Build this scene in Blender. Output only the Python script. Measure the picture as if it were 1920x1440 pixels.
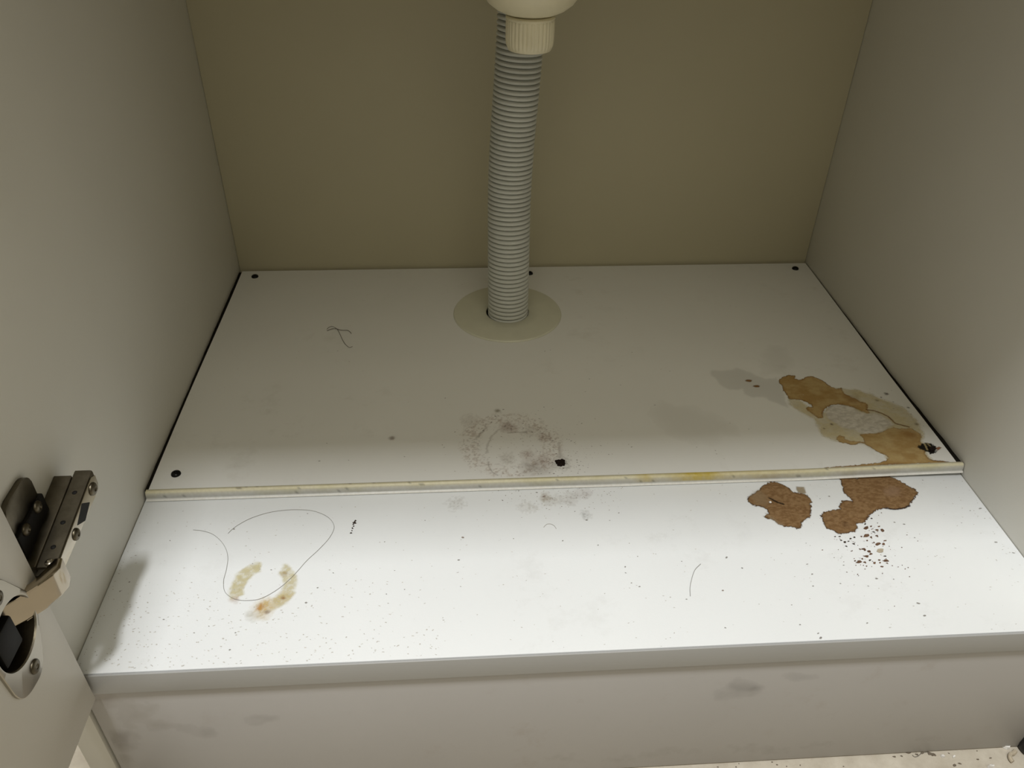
import bpy, bmesh, math, random
import numpy as np
from mathutils import Vector, Matrix

for o in list(bpy.data.objects):
    bpy.data.objects.remove(o)
SC = bpy.context.scene
COL = SC.collection
MM = 0.001
S = 0.128            # top of the cabinet's bottom shelf above the room floor
W, D = 0.564, 0.4445  # inner width and depth of the cabinet
HP = 0.0061          # thickness of the loose panel

# ------------------------------------------------------------------ camera, world, light, exposure
def make_camera(loc, right, up, lens):
    cam = bpy.data.cameras.new('camera')
    cam.sensor_fit = 'HORIZONTAL'
    cam.sensor_width = 36.0
    cam.lens = lens
    cam.clip_start = 0.01
    o = bpy.data.objects.new('camera', cam)
    r, u = Vector(right), Vector(up)
    b = r.cross(u)
    m = Matrix((r, u, b)).transposed().to_4x4()
    m.translation = Vector(loc)
    o.matrix_world = m
    COL.objects.link(o)
    SC.camera = o
make_camera(loc=(0.21087, -0.26902, 0.51005), right=(0.997643, -0.066058, 0.018587), up=(0.023901, 0.588371, 0.808238), lens=28.309)

world = bpy.data.worlds.new('room_light')
SC.world = world
world.use_nodes = True
bg = world.node_tree.nodes['Background']
bg.inputs['Color'].default_value = (1.0, 0.89, 0.60, 1)
bg.inputs['Strength'].default_value = 0.12

def area_light(name, loc, target, size_x, size_y, power, color):
    l = bpy.data.lights.new(name, 'AREA')
    l.shape = 'RECTANGLE'
    l.size, l.size_y = size_x, size_y
    l.energy = power
    l.color = color
    o = bpy.data.objects.new(name, l)
    o.location = loc
    d = Vector(target) - Vector(loc)
    o.rotation_euler = d.to_track_quat('-Z', 'Y').to_euler()
    COL.objects.link(o)
    return o
area_light('ceiling_lamp', (0.012, -0.51, 2.40), (0.012, -0.51, 0.0), 0.20, 0.31, 39.5, (0.985, 0.995, 1.0))
area_light('added_fill_light', (0.45, -1.75, 2.42), (0.45, -1.75, 0.0), 2.2, 1.7, 23.0, (1.0, 0.94, 0.775))  # added soft fill that brightens the dim interior; no fixture behind it

SC.view_settings.view_transform = 'Standard'
SC.view_settings.look = 'None'
SC.view_settings.exposure = 0.0
SC.view_settings.gamma = 1.0
SC.view_settings.use_curve_mapping = False

# ------------------------------------------------------------------ materials
def new_mat(name):
    m = bpy.data.materials.new(name)
    m.use_nodes = True
    nt = m.node_tree
    return m, nt, nt.nodes['Principled BSDF']

def ramp_mix(nt, fac, c1, c2):
    n = nt.nodes.new('ShaderNodeMix')
    n.data_type = 'RGBA'
    nt.links.new(fac, n.inputs[0])
    for s, c in ((6, c1), (7, c2)):
        if isinstance(c, tuple):
            n.inputs[s].default_value = (*c, 1)
        else:
            nt.links.new(c, n.inputs[s])
    return n.outputs[2]

def noise(nt, scale, detail=4, rough=0.6, lo=None, hi=None, stretch=None):
    tc = nt.nodes.new('ShaderNodeTexCoord')
    vec = tc.outputs['Object']
    if stretch:
        mp = nt.nodes.new('ShaderNodeMapping')
        mp.inputs['Scale'].default_value = stretch
        nt.links.new(vec, mp.inputs['Vector'])
        vec = mp.outputs['Vector']
    n = nt.nodes.new('ShaderNodeTexNoise')
    n.inputs['Scale'].default_value = scale
    n.inputs['Detail'].default_value = detail
    n.inputs['Roughness'].default_value = rough
    nt.links.new(vec, n.inputs['Vector'])
    out = n.outputs['Fac']
    if lo is not None:
        r = nt.nodes.new('ShaderNodeMapRange')
        r.inputs['From Min'].default_value = lo
        r.inputs['From Max'].default_value = hi
        nt.links.new(out, r.inputs['Value'])
        out = r.outputs['Result']
    return out

def bump(nt, bsdf, height, strength, dist):
    b = nt.nodes.new('ShaderNodeBump')
    b.inputs['Strength'].default_value = strength
    b.inputs['Distance'].default_value = dist
    nt.links.new(height, b.inputs['Height'])
    nt.links.new(b.outputs['Normal'], bsdf.inputs['Normal'])

def melamine(name, col, rough=0.5, dirt=None, dirt_amount=0.0, spec=0.35):
    m, nt, b = new_mat(name)
    c = ramp_mix(nt, noise(nt, 9, 3, 0.5, 0.3, 0.7), col, tuple(v * 0.965 for v in col))
    if dirt:
        f = noise(nt, 34, 8, 0.72, 0.56, 0.80)
        g = noise(nt, 7, 2, 0.5, 0.42, 0.66)
        mul = nt.nodes.new('ShaderNodeMath'); mul.operation = 'MULTIPLY'
        nt.links.new(f, mul.inputs[0]); nt.links.new(g, mul.inputs[1])
        mu2 = nt.nodes.new('ShaderNodeMath'); mu2.operation = 'MULTIPLY'
        nt.links.new(mul.outputs[0], mu2.inputs[0]); mu2.inputs[1].default_value = dirt_amount
        c = ramp_mix(nt, mu2.outputs[0], c, dirt)
    nt.links.new(c, b.inputs['Base Color'])
    b.inputs['Roughness'].default_value = rough
    b.inputs['Specular IOR Level'].default_value = spec
    bump(nt, b, noise(nt, 900, 2), 0.12, 0.0004)
    return m

def plain(name, col, rough=0.5, metal=0.0, spec=0.5, mottled=0.06, scale=60):
    m, nt, b = new_mat(name)
    c = ramp_mix(nt, noise(nt, scale, 4, 0.6, 0.3, 0.7), col, tuple(v * (1 - mottled) for v in col))
    nt.links.new(c, b.inputs['Base Color'])
    b.inputs['Roughness'].default_value = rough
    b.inputs['Metallic'].default_value = metal
    b.inputs['Specular IOR Level'].default_value = spec
    return m

def painted(name, rough=0.55, alpha=True, bump_scale=None, spec=0.3):
    """colour (and opacity) of a stain or marked surface from its own colour layer"""
    m, nt, b = new_mat(name)
    a = nt.nodes.new('ShaderNodeVertexColor')
    a.layer_name = 'pigment'
    n = noise(nt, 420, 3, 0.6, 0.25, 0.75)
    dk = nt.nodes.new('ShaderNodeMix'); dk.data_type = 'RGBA'; dk.blend_type = 'MULTIPLY'
    nt.links.new(n, dk.inputs[0]); nt.links.new(a.outputs['Color'], dk.inputs[6])
    dk.inputs[7].default_value = (0.88, 0.86, 0.84, 1)
    nt.links.new(dk.outputs[2], b.inputs['Base Color'])
    if alpha:
        nt.links.new(a.outputs['Alpha'], b.inputs['Alpha'])
    b.inputs['Roughness'].default_value = rough
    b.inputs['Specular IOR Level'].default_value = spec
    if bump_scale:
        bump(nt, b, noise(nt, bump_scale, 6, 0.7), 0.8, 0.0012)
    return m

M = {
    'wall': melamine('cream_melamine', (0.74, 0.725, 0.665), 0.48),
    'back': melamine('cream_hardboard', (0.58, 0.535, 0.375), 0.5),
    'shelf': melamine('white_melamine_worn', (0.86, 0.88, 0.89), 0.5, (0.42, 0.40, 0.36), 0.28),
    'panel': melamine('white_melamine_grubby', (0.82, 0.815, 0.78), 0.5, (0.42, 0.39, 0.32), 0.40),
    'band': melamine('grey_white_edging', (0.43, 0.43, 0.425), 0.4),
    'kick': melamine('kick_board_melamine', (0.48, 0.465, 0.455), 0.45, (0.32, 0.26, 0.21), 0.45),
    'side_edge': melamine('side_edge_melamine', (0.74, 0.71, 0.66), 0.45),
    'door': melamine('door_melamine', (0.78, 0.755, 0.70), 0.42),
    'hose': plain('grey_hose_plastic', (0.64, 0.65, 0.60), 0.45, 0, 0.4),
    'trap': plain('cream_trap_plastic', (0.84, 0.78, 0.57), 0.38, 0, 0.5),
    'collar': plain('ivory_collar_plastic', (0.66, 0.65, 0.52), 0.42, 0, 0.4),
    'screw': plain('black_screw_metal', (0.012, 0.012, 0.012), 0.28, 0.6, 0.5),
    'rust_screw': plain('rusted_screw_metal', (0.020, 0.012, 0.009), 0.85, 0.0, 0.15, 0.6, 900),
    'nickel': plain('nickel_plate', (0.60, 0.55, 0.46), 0.24, 1.0, 0.5, 0.08),
    'nickel_flange': plain('brushed_nickel_flange', (0.44, 0.405, 0.34), 0.34, 1.0, 0.5, 0.08),
    'nickel_link': plain('bright_nickel_strap', (0.46, 0.40, 0.31), 0.16, 1.0, 0.5, 0.06),
    'nickel_dull': plain('dull_nickel_plate', (0.17, 0.148, 0.108), 0.40, 1.0, 0.5, 0.35, 160),
    'cup_dark': plain('dark_nickel_cup', (0.09, 0.075, 0.055), 0.5, 1.0, 0.5, 0.3, 200),  # darkest of the nickel tones, for the cup
    'dark': plain('dark_recess', (0.012, 0.011, 0.010), 0.6, 0, 0.2),
    'hair_grey': plain('grey_hair_strand', (0.27, 0.255, 0.23), 0.5, 0, 0.3),
    'hair_pale': plain('pale_hair_strand', (0.50, 0.48, 0.44), 0.5, 0, 0.3),
    'hair': plain('hair_strand', (0.17, 0.155, 0.13), 0.5, 0, 0.3),
    'black_plastic': plain('black_plastic', (0.012, 0.012, 0.012), 0.45, 0, 0.4),
    'grit': plain('floor_dirt', (0.17, 0.14, 0.105), 0.9, 0, 0.2),
    'paper': plain('white_flake', (0.85, 0.83, 0.80), 0.6, 0, 0.3),
    'crumb_dark': plain('dark_crumb', (0.05, 0.035, 0.025), 0.8, 0, 0.2),
    'joint': plain('joint_shade', (0.018, 0.015, 0.011), 0.9, 0, 0.1, 0.5, 300),  # near-black that stands in for shade in the panel gaps
    'counter': plain('counter_slab', (0.62, 0.58, 0.50), 0.4, 0, 0.4),
    'stain': painted('water_stain', 0.5),
    'strip': painted('edge_strip_plastic', 0.38, False, None, 0.45),
    'bare': painted('bare_chipboard', 0.9, True, 700, 0.12),
}
def floor_mat():
    m, nt, b = new_mat('cream_stone_floor')
    c = ramp_mix(nt, noise(nt, 60, 6, 0.65, 0.3, 0.7), (0.60, 0.55, 0.46), (0.46, 0.41, 0.33))
    c = ramp_mix(nt, noise(nt, 260, 5, 0.7, 0.60, 0.78), c, (0.36, 0.31, 0.24))
    nt.links.new(c, b.inputs['Base Color'])
    b.inputs['Roughness'].default_value = 0.45
    bump(nt, b, noise(nt, 240, 5), 0.25, 0.001)
    return m
M['floor'] = floor_mat()
M['room_wall'] = plain('room_wall_paint', (0.70, 0.67, 0.60), 0.7, 0, 0.2)

# ------------------------------------------------------------------ object helpers
def link(name, mesh, mat=None, parent=None):
    o = bpy.data.objects.new(name, mesh)
    if mat is not None and not mesh.materials:
        mesh.materials.append(mat)
    COL.objects.link(o)
    if parent is not None:
        o.parent = parent
        o.matrix_parent_inverse = parent_world(parent).inverted()
    return o

def parent_world(p):
    m = p.matrix_basis.copy()
    while p.parent is not None:
        m = p.parent.matrix_basis @ p.matrix_parent_inverse @ m
        p = p.parent
    return m

def bm_obj(name, bm, mat, parent=None, smooth=False):
    bmesh.ops.recalc_face_normals(bm, faces=bm.faces[:])
    me = bpy.data.meshes.new(name)
    bm.to_mesh(me); bm.free()
    if smooth:
        for p in me.polygons:
            p.use_smooth = True
        me.set_sharp_from_angle(angle=math.radians(38))
    return link(name, me, mat, parent)

def thing(name, label, cat, loc, group=None):
    o = bpy.data.objects.new(name, None)
    o.empty_display_size = 0.05
    o.location = loc
    COL.objects.link(o)
    tag(o, label, cat, group)
    return o

def tag(o, label, cat=None, group=None):
    o['label'] = label
    if cat:
        o['category'] = cat
    if group:
        o['group'] = group

def add_box(bm, a, b, bevel=0.0, seg=2):
    vs = [bm.verts.new((x, y, z)) for x in (a[0], b[0]) for y in (a[1], b[1]) for z in (a[2], b[2])]
    fs = [bm.faces.new([vs[i] for i in q]) for q in ((0, 1, 3, 2), (4, 6, 7, 5), (0, 4, 5, 1), (2, 3, 7, 6), (0, 2, 6, 4), (1, 5, 7, 3))]
    if bevel:
        es = list({e for f in fs for e in f.edges})
        bmesh.ops.bevel(bm, geom=es, offset=bevel, segments=seg, affect='EDGES', profile=0.5, clamp_overlap=True)

def box(name, a, b, mat, parent=None, bevel=0.0005):
    bm = bmesh.new()
    add_box(bm, a, b, bevel)
    return bm_obj(name, bm, mat, parent, True)

def add_prism(bm, pts, frame, thick, bevel=0.0, seg=2):
    """pts in the frame's u,v plane, pushed out along w by thick"""
    o, u, v = (Vector(q) for q in frame)
    w = u.cross(v).normalized()
    lo = [bm.verts.new(o + u * a + v * b) for a, b in pts]
    hi = [bm.verts.new(o + u * a + v * b + w * thick) for a, b in pts]
    n = len(pts)
    fs = [bm.faces.new(lo[::-1]), bm.faces.new(hi)]
    fs += [bm.faces.new((lo[i], lo[(i + 1) % n], hi[(i + 1) % n], hi[i])) for i in range(n)]
    if bevel:
        es = list({e for f in fs[:2] for e in f.edges})
        bmesh.ops.bevel(bm, geom=es, offset=bevel, segments=seg, affect='EDGES', profile=0.5, clamp_overlap=True)

def add_lathe(bm, prof, origin, axis=(0, 0, 1), n=32, wob=None, cap=True):
    """prof: (radius, height) pairs, turned about axis; wob(angle, i) scales the radius"""
    ax = Vector(axis).normalized()
    e1 = ax.orthogonal().normalized(); e2 = ax.cross(e1)
    o = Vector(origin)
    rings = []
    for i, (r, h) in enumerate(prof):
        ring = []
        for k in range(n):
            t = 2 * math.pi * k / n
            rr = r * (wob(t, i) if wob else 1)
            ring.append(bm.verts.new(o + ax * h + (e1 * math.cos(t) + e2 * math.sin(t)) * rr))
        rings.append(ring)
    for a, b in zip(rings, rings[1:]):
        for k in range(n):
            bm.faces.new((a[k], a[(k + 1) % n], b[(k + 1) % n], b[k]))
    if cap:
        bm.faces.new(rings[0][::-1]); bm.faces.new(rings[-1])

def smooth_path(pts, per=8):
    pts = [Vector(p) for p in pts]
    P = [pts[0] * 2 - pts[1]] + pts + [pts[-1] * 2 - pts[-2]]
    out = []
    for i in range(1, len(P) - 2):
        for k in range(per):
            t = k / per
            a, b, c, d = P[i - 1], P[i], P[i + 1], P[i + 2]
            out.append(0.5 * (2 * b + (c - a) * t + (2 * a - 5 * b + 4 * c - d) * t * t + (3 * b - a - 3 * c + d) * t ** 3))
    out.append(pts[-1])
    return out

def add_tube(bm, path, radius, n=8, cap=True):
    """radius: number or function of the running length"""
    prev = None
    rings = []
    ln = 0.0
    for i, p in enumerate(path):
        if i:
            ln += (p - path[i - 1]).length
        t = (path[min(i + 1, len(path) - 1)] - path[max(i - 1, 0)]).normalized()
        e = prev if prev is not None else t.orthogonal().normalized()
        e = (e - t * e.dot(t)).normalized()
        prev = e
        f = t.cross(e)
        r = radius(ln) if callable(radius) else radius
        rings.append([bm.verts.new(p + (e * math.cos(2 * math.pi * k / n) + f * math.sin(2 * math.pi * k / n)) * r) for k in range(n)])
    for a, b in zip(rings, rings[1:]):
        for k in range(n):
            bm.faces.new((a[k], a[(k + 1) % n], b[(k + 1) % n], b[k]))
    if cap:
        bm.faces.new(rings[0][::-1]); bm.faces.new(rings[-1])

# ------------------------------------------------------------------ stains: pigment on fine grids
def srgb(*c):
    return np.array([((v / 255 + 0.055) / 1.055) ** 2.4 if v > 10 else v / 255 / 12.92 for v in c])

def vnoise(x, y, seed):
    """smooth value noise, about -1..1"""
    xi, yi = np.floor(x).astype(np.int64), np.floor(y).astype(np.int64)
    fx, fy = x - xi, y - yi
    fx, fy = fx * fx * (3 - 2 * fx), fy * fy * (3 - 2 * fy)
    def h(a, b):
        n = (a * 374761393 + b * 668265263 + seed * 982451653) & 0x7fffffff
        n = ((n ^ (n >> 13)) * 1274126177) & 0x7fffffff
        n = n ^ (n >> 16)
        return (n & 0xffff) / 32767.5 - 1
    return (h(xi, yi) * (1 - fx) + h(xi + 1, yi) * fx) * (1 - fy) + (h(xi, yi + 1) * (1 - fx) + h(xi + 1, yi + 1) * fx) * fy

def fbm(x, y, seed, oct=4):
    a, s, t = 1.0, 0.0, 0.0
    for k in range(oct):
        s = s + a * vnoise(x, y, seed + k * 17); t += a
        x, y, a = x * 2.03 + 5.1, y * 2.03 + 1.7, a * 0.55
    return s / t

def poly_sd(X, Y, poly):
    """signed distance (mm) to a polygon, positive inside"""
    P = np.array(poly, float)
    best = np.full(X.shape, 1e9)
    ins = np.zeros(X.shape, bool)
    for (ax, ay), (bx, by) in zip(P, np.roll(P, -1, 0)):
        dx, dy = bx - ax, by - ay
        L = dx * dx + dy * dy + 1e-12
        t = np.clip(((X - ax) * dx + (Y - ay) * dy) / L, 0, 1)
        best = np.minimum(best, (X - ax - t * dx) ** 2 + (Y - ay - t * dy) ** 2)
        if ay != by:
            c = (ay > Y) != (by > Y)
            ins ^= c & (X < dx * (Y - ay) / (by - ay) + ax)
    d = np.sqrt(best)
    return np.where(ins, d, -d)

def path_sd(X, Y, path):
    P = np.array(path, float)
    best = np.full(X.shape, 1e9)
    for (ax, ay), (bx, by) in zip(P[:-1], P[1:]):
        dx, dy = bx - ax, by - ay
        t = np.clip(((X - ax) * dx + (Y - ay) * dy) / (dx * dx + dy * dy + 1e-12), 0, 1)
        best = np.minimum(best, (X - ax - t * dx) ** 2 + (Y - ay - t * dy) ** 2)
    return -np.sqrt(best)

def smooth(x, a, b):
    t = np.clip((x - a) / (b - a), 0, 1)
    return t * t * (3 - 2 * t)

class Paint:
    """a grid (mm) that gathers pigment, then becomes a thin mesh on its board"""
    def __init__(self, x0, x1, y0, y1, res, seed=1):
        self.res = res
        xs = np.arange(x0, x1 + res * 0.5, res); ys = np.arange(y0, y1 + res * 0.5, res)
        self.X, self.Y = np.meshgrid(xs, ys)
        self.C = np.zeros(self.X.shape + (3,)); self.A = np.zeros(self.X.shape)
        self.seed = seed
    def over(self, col, a):
        col = np.broadcast_to(col, self.C.shape)
        na = a + self.A * (1 - a)
        w = np.where(na > 1e-6, a / np.maximum(na, 1e-6), 0)[..., None]
        self.C = col * w + self.C * (1 - w)
        self.A = na
    def warp(self, amp, freq, k=0):
        return (self.X + amp * fbm(self.X * freq, self.Y * freq, self.seed + 3 + k),
                self.Y + amp * fbm(self.X * freq, self.Y * freq, self.seed + 91 + k))
    def poly(self, poly, col, col2=None, edge=None, edge_w=1.0, soft=0.4, alpha=1.0, amp=0.8, freq=0.35, tex=0.12, k=0, sd=None):
        x, y = self.warp(amp, freq, k)
        d = poly_sd(x, y, poly) if sd is None else sd(x, y)
        a = smooth(d, -soft, soft) * alpha
        n = fbm(self.X * tex, self.Y * tex * 1.6, self.seed + 7 + k, 5)
        m = smooth(n, -0.45, 0.45)[..., None]
        c = col * (1 - m) + (col if col2 is None else col2) * m
        if edge is not None:
            e = (1 - smooth(d, 0, edge_w))[..., None] * 0.85
            c = c * (1 - e) + edge * e
        self.over(c, a)
    def blob(self, c, r, col, alpha, rough=0.0, freq=0.3, k=0, ratio=1.0):
        x, y = self.warp(r * 0.35, 1.1 / r, k)
        d = np.hypot(x - c[0], (y - c[1]) * ratio) / r
        a = (1 - smooth(d, 0.05, 1.0)) * alpha * (0.75 if rough > 0.5 else 1.0)
        if rough:
            n = fbm(self.X * freq, self.Y * freq, self.seed + 31 + k, 5)
            a = a * (1 - rough + rough * smooth(n, -0.1, 0.45))
        self.over(col, a)
    def stroke(self, path, width, col, alpha, soft=0.5, amp=0.5, k=0):
        x, y = self.warp(amp, 0.5, k)
        d = path_sd(x, y, path) + width * 0.5
        self.over(col, smooth(d, -soft, soft) * alpha)
    def build(self, name, mat, parent, to_world, cut=0.03, keep=None):
        A = self.A
        if keep is not None:
            A = A * keep(self.X, self.Y)
        ny, nx = A.shape
        on = (A > cut)
        q = on[:-1, :-1] | on[1:, :-1] | on[:-1, 1:] | on[1:, 1:]
        j, i = np.nonzero(q)
        v = j * nx + i
        faces = np.stack([v, v + 1, v + nx + 1, v + nx], 1)
        used, inv = np.unique(faces, return_inverse=True)
        faces = inv.reshape(-1, 4)
        return self._split(name, mat, parent, to_world, used, faces, A)
    def _split(self, name, mat, parent, to_world, used, faces, A):
        # one object for each patch that stands by itself
        lab = np.arange(len(used))
        for _ in range(4000):
            m = lab[faces].min(1)
            new = lab.copy()
            np.minimum.at(new, faces.ravel(), np.repeat(m, 4))
            new = new[new]
            if (new == lab).all():
                break
            lab = new
        fl_ = lab[faces[:, 0]]
        ids, cnt = np.unique(fl_, return_counts=True)
        first = None
        for i in ids[np.argsort(-cnt)]:
            f = faces[fl_ == i]
            if len(f) < 40 and first is not None:
                continue
            us, inv = np.unique(f, return_inverse=True)
            o = self._mesh(name, mat, parent, to_world, used[us], inv.reshape(-1, 4), A)
            first = first or o
        return first
    def _mesh(self, name, mat, parent, to_world, used, faces, A):
        co = to_world(self.X.ravel()[used], self.Y.ravel()[used])
        me = bpy.data.meshes.new(name)
        me.vertices.add(len(used)); me.vertices.foreach_set('co', co.astype(np.float32).ravel())
        me.loops.add(faces.size); me.loops.foreach_set('vertex_index', faces.astype(np.int32).ravel())
        me.polygons.add(len(faces)); me.polygons.foreach_set('loop_start', np.arange(0, faces.size, 4, dtype=np.int32))
        me.update(calc_edges=True)
        at = me.color_attributes.new('pigment', 'FLOAT_COLOR', 'POINT')
        rgba = np.concatenate([self.C.reshape(-1, 3)[used], A.reshape(-1, 1)[used]], 1)
        at.data.foreach_set('color', rgba.astype(np.float32).ravel())
        return link(name, me, mat, parent)

def on_shelf(dz):
    return lambda x, y: np.stack([x * MM, y * MM, np.full(x.shape, S + dz)], 1)
def lift(x, y):
    """the front right corner of the loose panel has swollen and curled up"""
    return 0.0022 * smooth(x, 0.43, W) * (1 - smooth(y, 0.135, 0.26))
def on_panel(dz):
    return lambda x, y: np.stack([x * MM, y * MM, S + HP + dz + lift(x * MM, y * MM)], 1)
def on_kick(dy):
    return lambda x, z: np.stack([x * MM, np.full(x.shape, 0.0013 - dy), z * MM + S], 1)

def bounds(*polys, pad=4):
    P = np.array([p for q in polys for p in q])
    return P[:, 0].min() - pad, P[:, 0].max() + pad, P[:, 1].min() - pad, P[:, 1].max() + pad

# ================================================================== the setting
bm = bmesh.new()
add_box(bm, (-2.2, -2.6, -0.05), (2.8, 0.9, 0.0))
fl = bm_obj('floor', bm, M['floor'])
fl['kind'] = 'structure'
bm = bmesh.new()
add_box(bm, (-2.2, D + 0.012, 0.0), (2.8, D + 0.10, 2.5))
wl = bm_obj('wall_back', bm, M['room_wall'])
wl['kind'] = 'structure'
tag(fl, 'cream speckled stone floor in front of the cabinet')

# ================================================================== the cabinet
cab = thing('sink_cabinet', 'open white sink base cabinet with stained bottom shelf and kick board', 'cabinet', (W / 2, D / 2, 0.0))
TOP = S + 0.60
side_l = box('side_panel', (-0.015, 0.0, 0.0), (0.0, D + 0.004, TOP), M['side_edge'], cab)
side_l.data.materials.clear(); side_l.data.materials.append(M['wall'])
bm = bmesh.new()   # the right side panel is notched at its foot, where the kick board laps over it
add_prism(bm, [(0.0185, 0.0), (D + 0.004, 0.0), (D + 0.004, TOP), (0.0, TOP), (0.0, S - 0.016), (0.0185, S - 0.016)], ((W, 0, 0), (0, 1, 0), (0, 0, 1)), 0.015, 0.0004)
side_r = bm_obj('side_panel', bm, M['wall'], cab, True)
box('back_panel', (0.0002, D, 0.0), (W - 0.0002, D + 0.0035, TOP), M['back'], cab, 0.0002)
shelf = box('bottom_shelf', (0.0004, 0.0012, S - 0.016), (W - 0.0004, 0.146, S), M['shelf'], cab, 0.0003)
tag(shelf, 'white bottom shelf with brown patches and a yellow ring stain')
bm = bmesh.new()
add_box(bm, (0.0006, -0.0006, S - 0.0164), (W - 0.0006, 0.0007, S + 0.0001), 0.0004, 3)
box('batten', (0.0005, D - 0.022, S - 0.020), (W - 0.0005, D - 0.0006, S), M['wall'], cab)   # carries the loose panel at the back
band = bm_obj('edge_band', bm, M['band'], shelf, True)
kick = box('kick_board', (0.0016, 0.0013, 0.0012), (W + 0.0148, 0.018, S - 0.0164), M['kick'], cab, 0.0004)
tag(kick, 'grey-white kick board smudged brown at its left end')
box('countertop', (-0.03, -0.043, TOP), (W + 0.03, D + 0.02, TOP + 0.03), M['counter'], cab, 0.002)
for y0, y1 in ((0.0005, 0.02),):
    box('front_rail', (0.0005, y0, TOP - 0.06), (W - 0.0005, y1, TOP - 0.0005), M['wall'], cab)

# door folded open at a right angle, its hinge edge at the left of the opening
door = box('door', (-0.006, -0.290, S - 0.0165), (0.0101, -0.003, TOP - 0.004), M['door'], cab, 0.0006)
tag(door, 'off-white cabinet door swung open, edge on to the camera')

# ------------------------------------------------------------------ the hinge
hinge = bpy.data.objects.new('door_hinge', None)
COL.objects.link(hinge)
hinge.location = (0.0, 0.03, S + 0.083)
hinge.parent = cab
hinge.matrix_parent_inverse = parent_world(cab).inverted()
hinge['label'] = 'nickel concealed hinge between side panel and open door'
H = S + 0.083        # height of the hinge's middle

def rounded(pts, r, n=4):
    out = []
    for i, p in enumerate(pts):
        p = Vector(p); a = Vector(pts[i - 1]) - p; b = Vector(pts[(i + 1) % len(pts)]) - p
        rr = min(r, a.length * 0.45, b.length * 0.45)
        A, B = p + a.normalized() * rr, p + b.normalized() * rr
        for k in range(n + 1):
            t = k / n
            out.append(tuple(A * (1 - t) ** 2 + p * 2 * t * (1 - t) + B * t * t))
    return out

# mounting plate on the side panel: two screw wings and a raised spine (frame: u = +Y, v = +Z, thickness along +X)
PF = ((0.0001, 0, S), (0, 1, 0), (0, 0, 1))
bm = bmesh.new()
add_prism(bm, rounded([(0.006, 0.094), (0.033, 0.094), (0.033, 0.113), (0.028, 0.1165), (0.010, 0.1165), (0.006, 0.112)], 0.003), PF, 0.0026, 0.0004)
add_prism(bm, rounded([(0.012, 0.053), (0.032, 0.053), (0.034, 0.075), (0.010, 0.075)], 0.003), PF, 0.0026, 0.0004)
add_prism(bm, [(0.0005, 0.074), (0.054, 0.074), (0.054, 0.0942), (0.0005, 0.0852)], PF, 0.0092, 0.0004)
bm_obj('mounting_plate', bm, M['nickel_dull'], hinge, True)
bm = bmesh.new()
add_prism(bm, [(0.005, 0.084), (0.034, 0.0885), (0.034, 0.1010), (0.005, 0.1000)], PF, 0.0046, 0.0006)
bm_obj('plate_shade', bm, M['dark'], hinge, True)  # raised near-black block; the plate's dark reflection is put into its colour

def screw_head(name, c, axis, r, h, mat, parent, slot='cross', spin=0.4):
    ax = Vector(axis).normalized()
    bm = bmesh.new()
    add_lathe(bm, [(r, 0), (r, h * 0.25), (r * 0.92, h * 0.62), (r * 0.7, h * 0.88), (r * 0.38, h), (r * 0.30, h * 0.72), (r * 0.02, h * 0.55)], c, axis, 20)
    o = bm_obj(name, bm, mat, parent, True)
    return o
for yy, zz in ((0.012, 0.0985), (0.026, 0.0995)):
    screw_head('screw', (0.0045, yy, S + zz), (1, 0, 0), 0.0032, 0.0018, M['nickel_dull'], hinge)

# arm: a folded channel running out from the plate (frame in X-Z, pushed along Y)
def arm_pt(y):
    t = (y - 0.002) / 0.056
    return 0.018, S + 0.0765 + 0.006 * t, S + 0.0845 + 0.0095 * t
bm = bmesh.new()
secs = []
for y in (0.001, 0.02, 0.04, 0.058):
    X, zl, zh = arm_pt(y)
    sec = [(0.0088, zh - 0.0008), (0.0095, zh), (X - 0.0012, zh), (X - 0.0003, zh - 0.0003), (X, zh - 0.0012), (X, zl + 0.0012), (X - 0.0012, zl), (0.0088, zl)]
    secs.append([bm.verts.new((x, y, z)) for x, z in sec])
for a, b in zip(secs, secs[1:]):
    for k in range(8):
        bm.faces.new((a[k], a[(k + 1) % 8], b[(k + 1) % 8], b[k]))
bm.faces.new(secs[0]); bm.faces.new(secs[-1][::-1])
arm = bm_obj('hinge_arm', bm, M['nickel_dull'], hinge, True)
# bright adjusting face of the arm with its keyhole and two screws
bm = bmesh.new()
add_prism(bm, [(0.004, 0.0775), (0.050, 0.0815), (0.056, 0.0825), (0.058, 0.0850), (0.058, 0.0905), (0.054, 0.0925), (0.004, 0.0838)], ((0.0180, 0, S), (0, 1, 0), (0, 0, 1)), 0.0006, 0.0002)
bm_obj('face_plate', bm, M['nickel'], hinge, True)
bm = bmesh.new()
add_prism(bm, rounded([(0.0275, 0.0845), (0.0350, 0.0803), (0.0445, 0.0840), (0.0380, 0.0896)], 0.0006), ((0.0186, 0, S), (0, 1, 0), (0, 0, 1)), 0.0002)
bm_obj('keyhole', bm, M['dark'], hinge)
for yy, zz, r in ((0.051, 0.0872, 0.0036), (0.0235, 0.0825, 0.0032)):
    screw_head('screw', (0.0187, yy, S + zz), (1, 0, 0), r, 0.0016, M['nickel_dull'], hinge)
for yy in (0.012, 0.026, 0.044):
    screw_head('rivet', (0.0135, yy, arm_pt(yy)[2] - 0.0002), (0, 0, 1), 0.0013, 0.0006, M['dark'], hinge)
screw_head('pivot_pin', (0.0145, 0.0035, arm_pt(0.0035)[2] - 0.0002), (0, 0, 1), 0.0022, 0.0012, M['nickel'], hinge)

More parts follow.
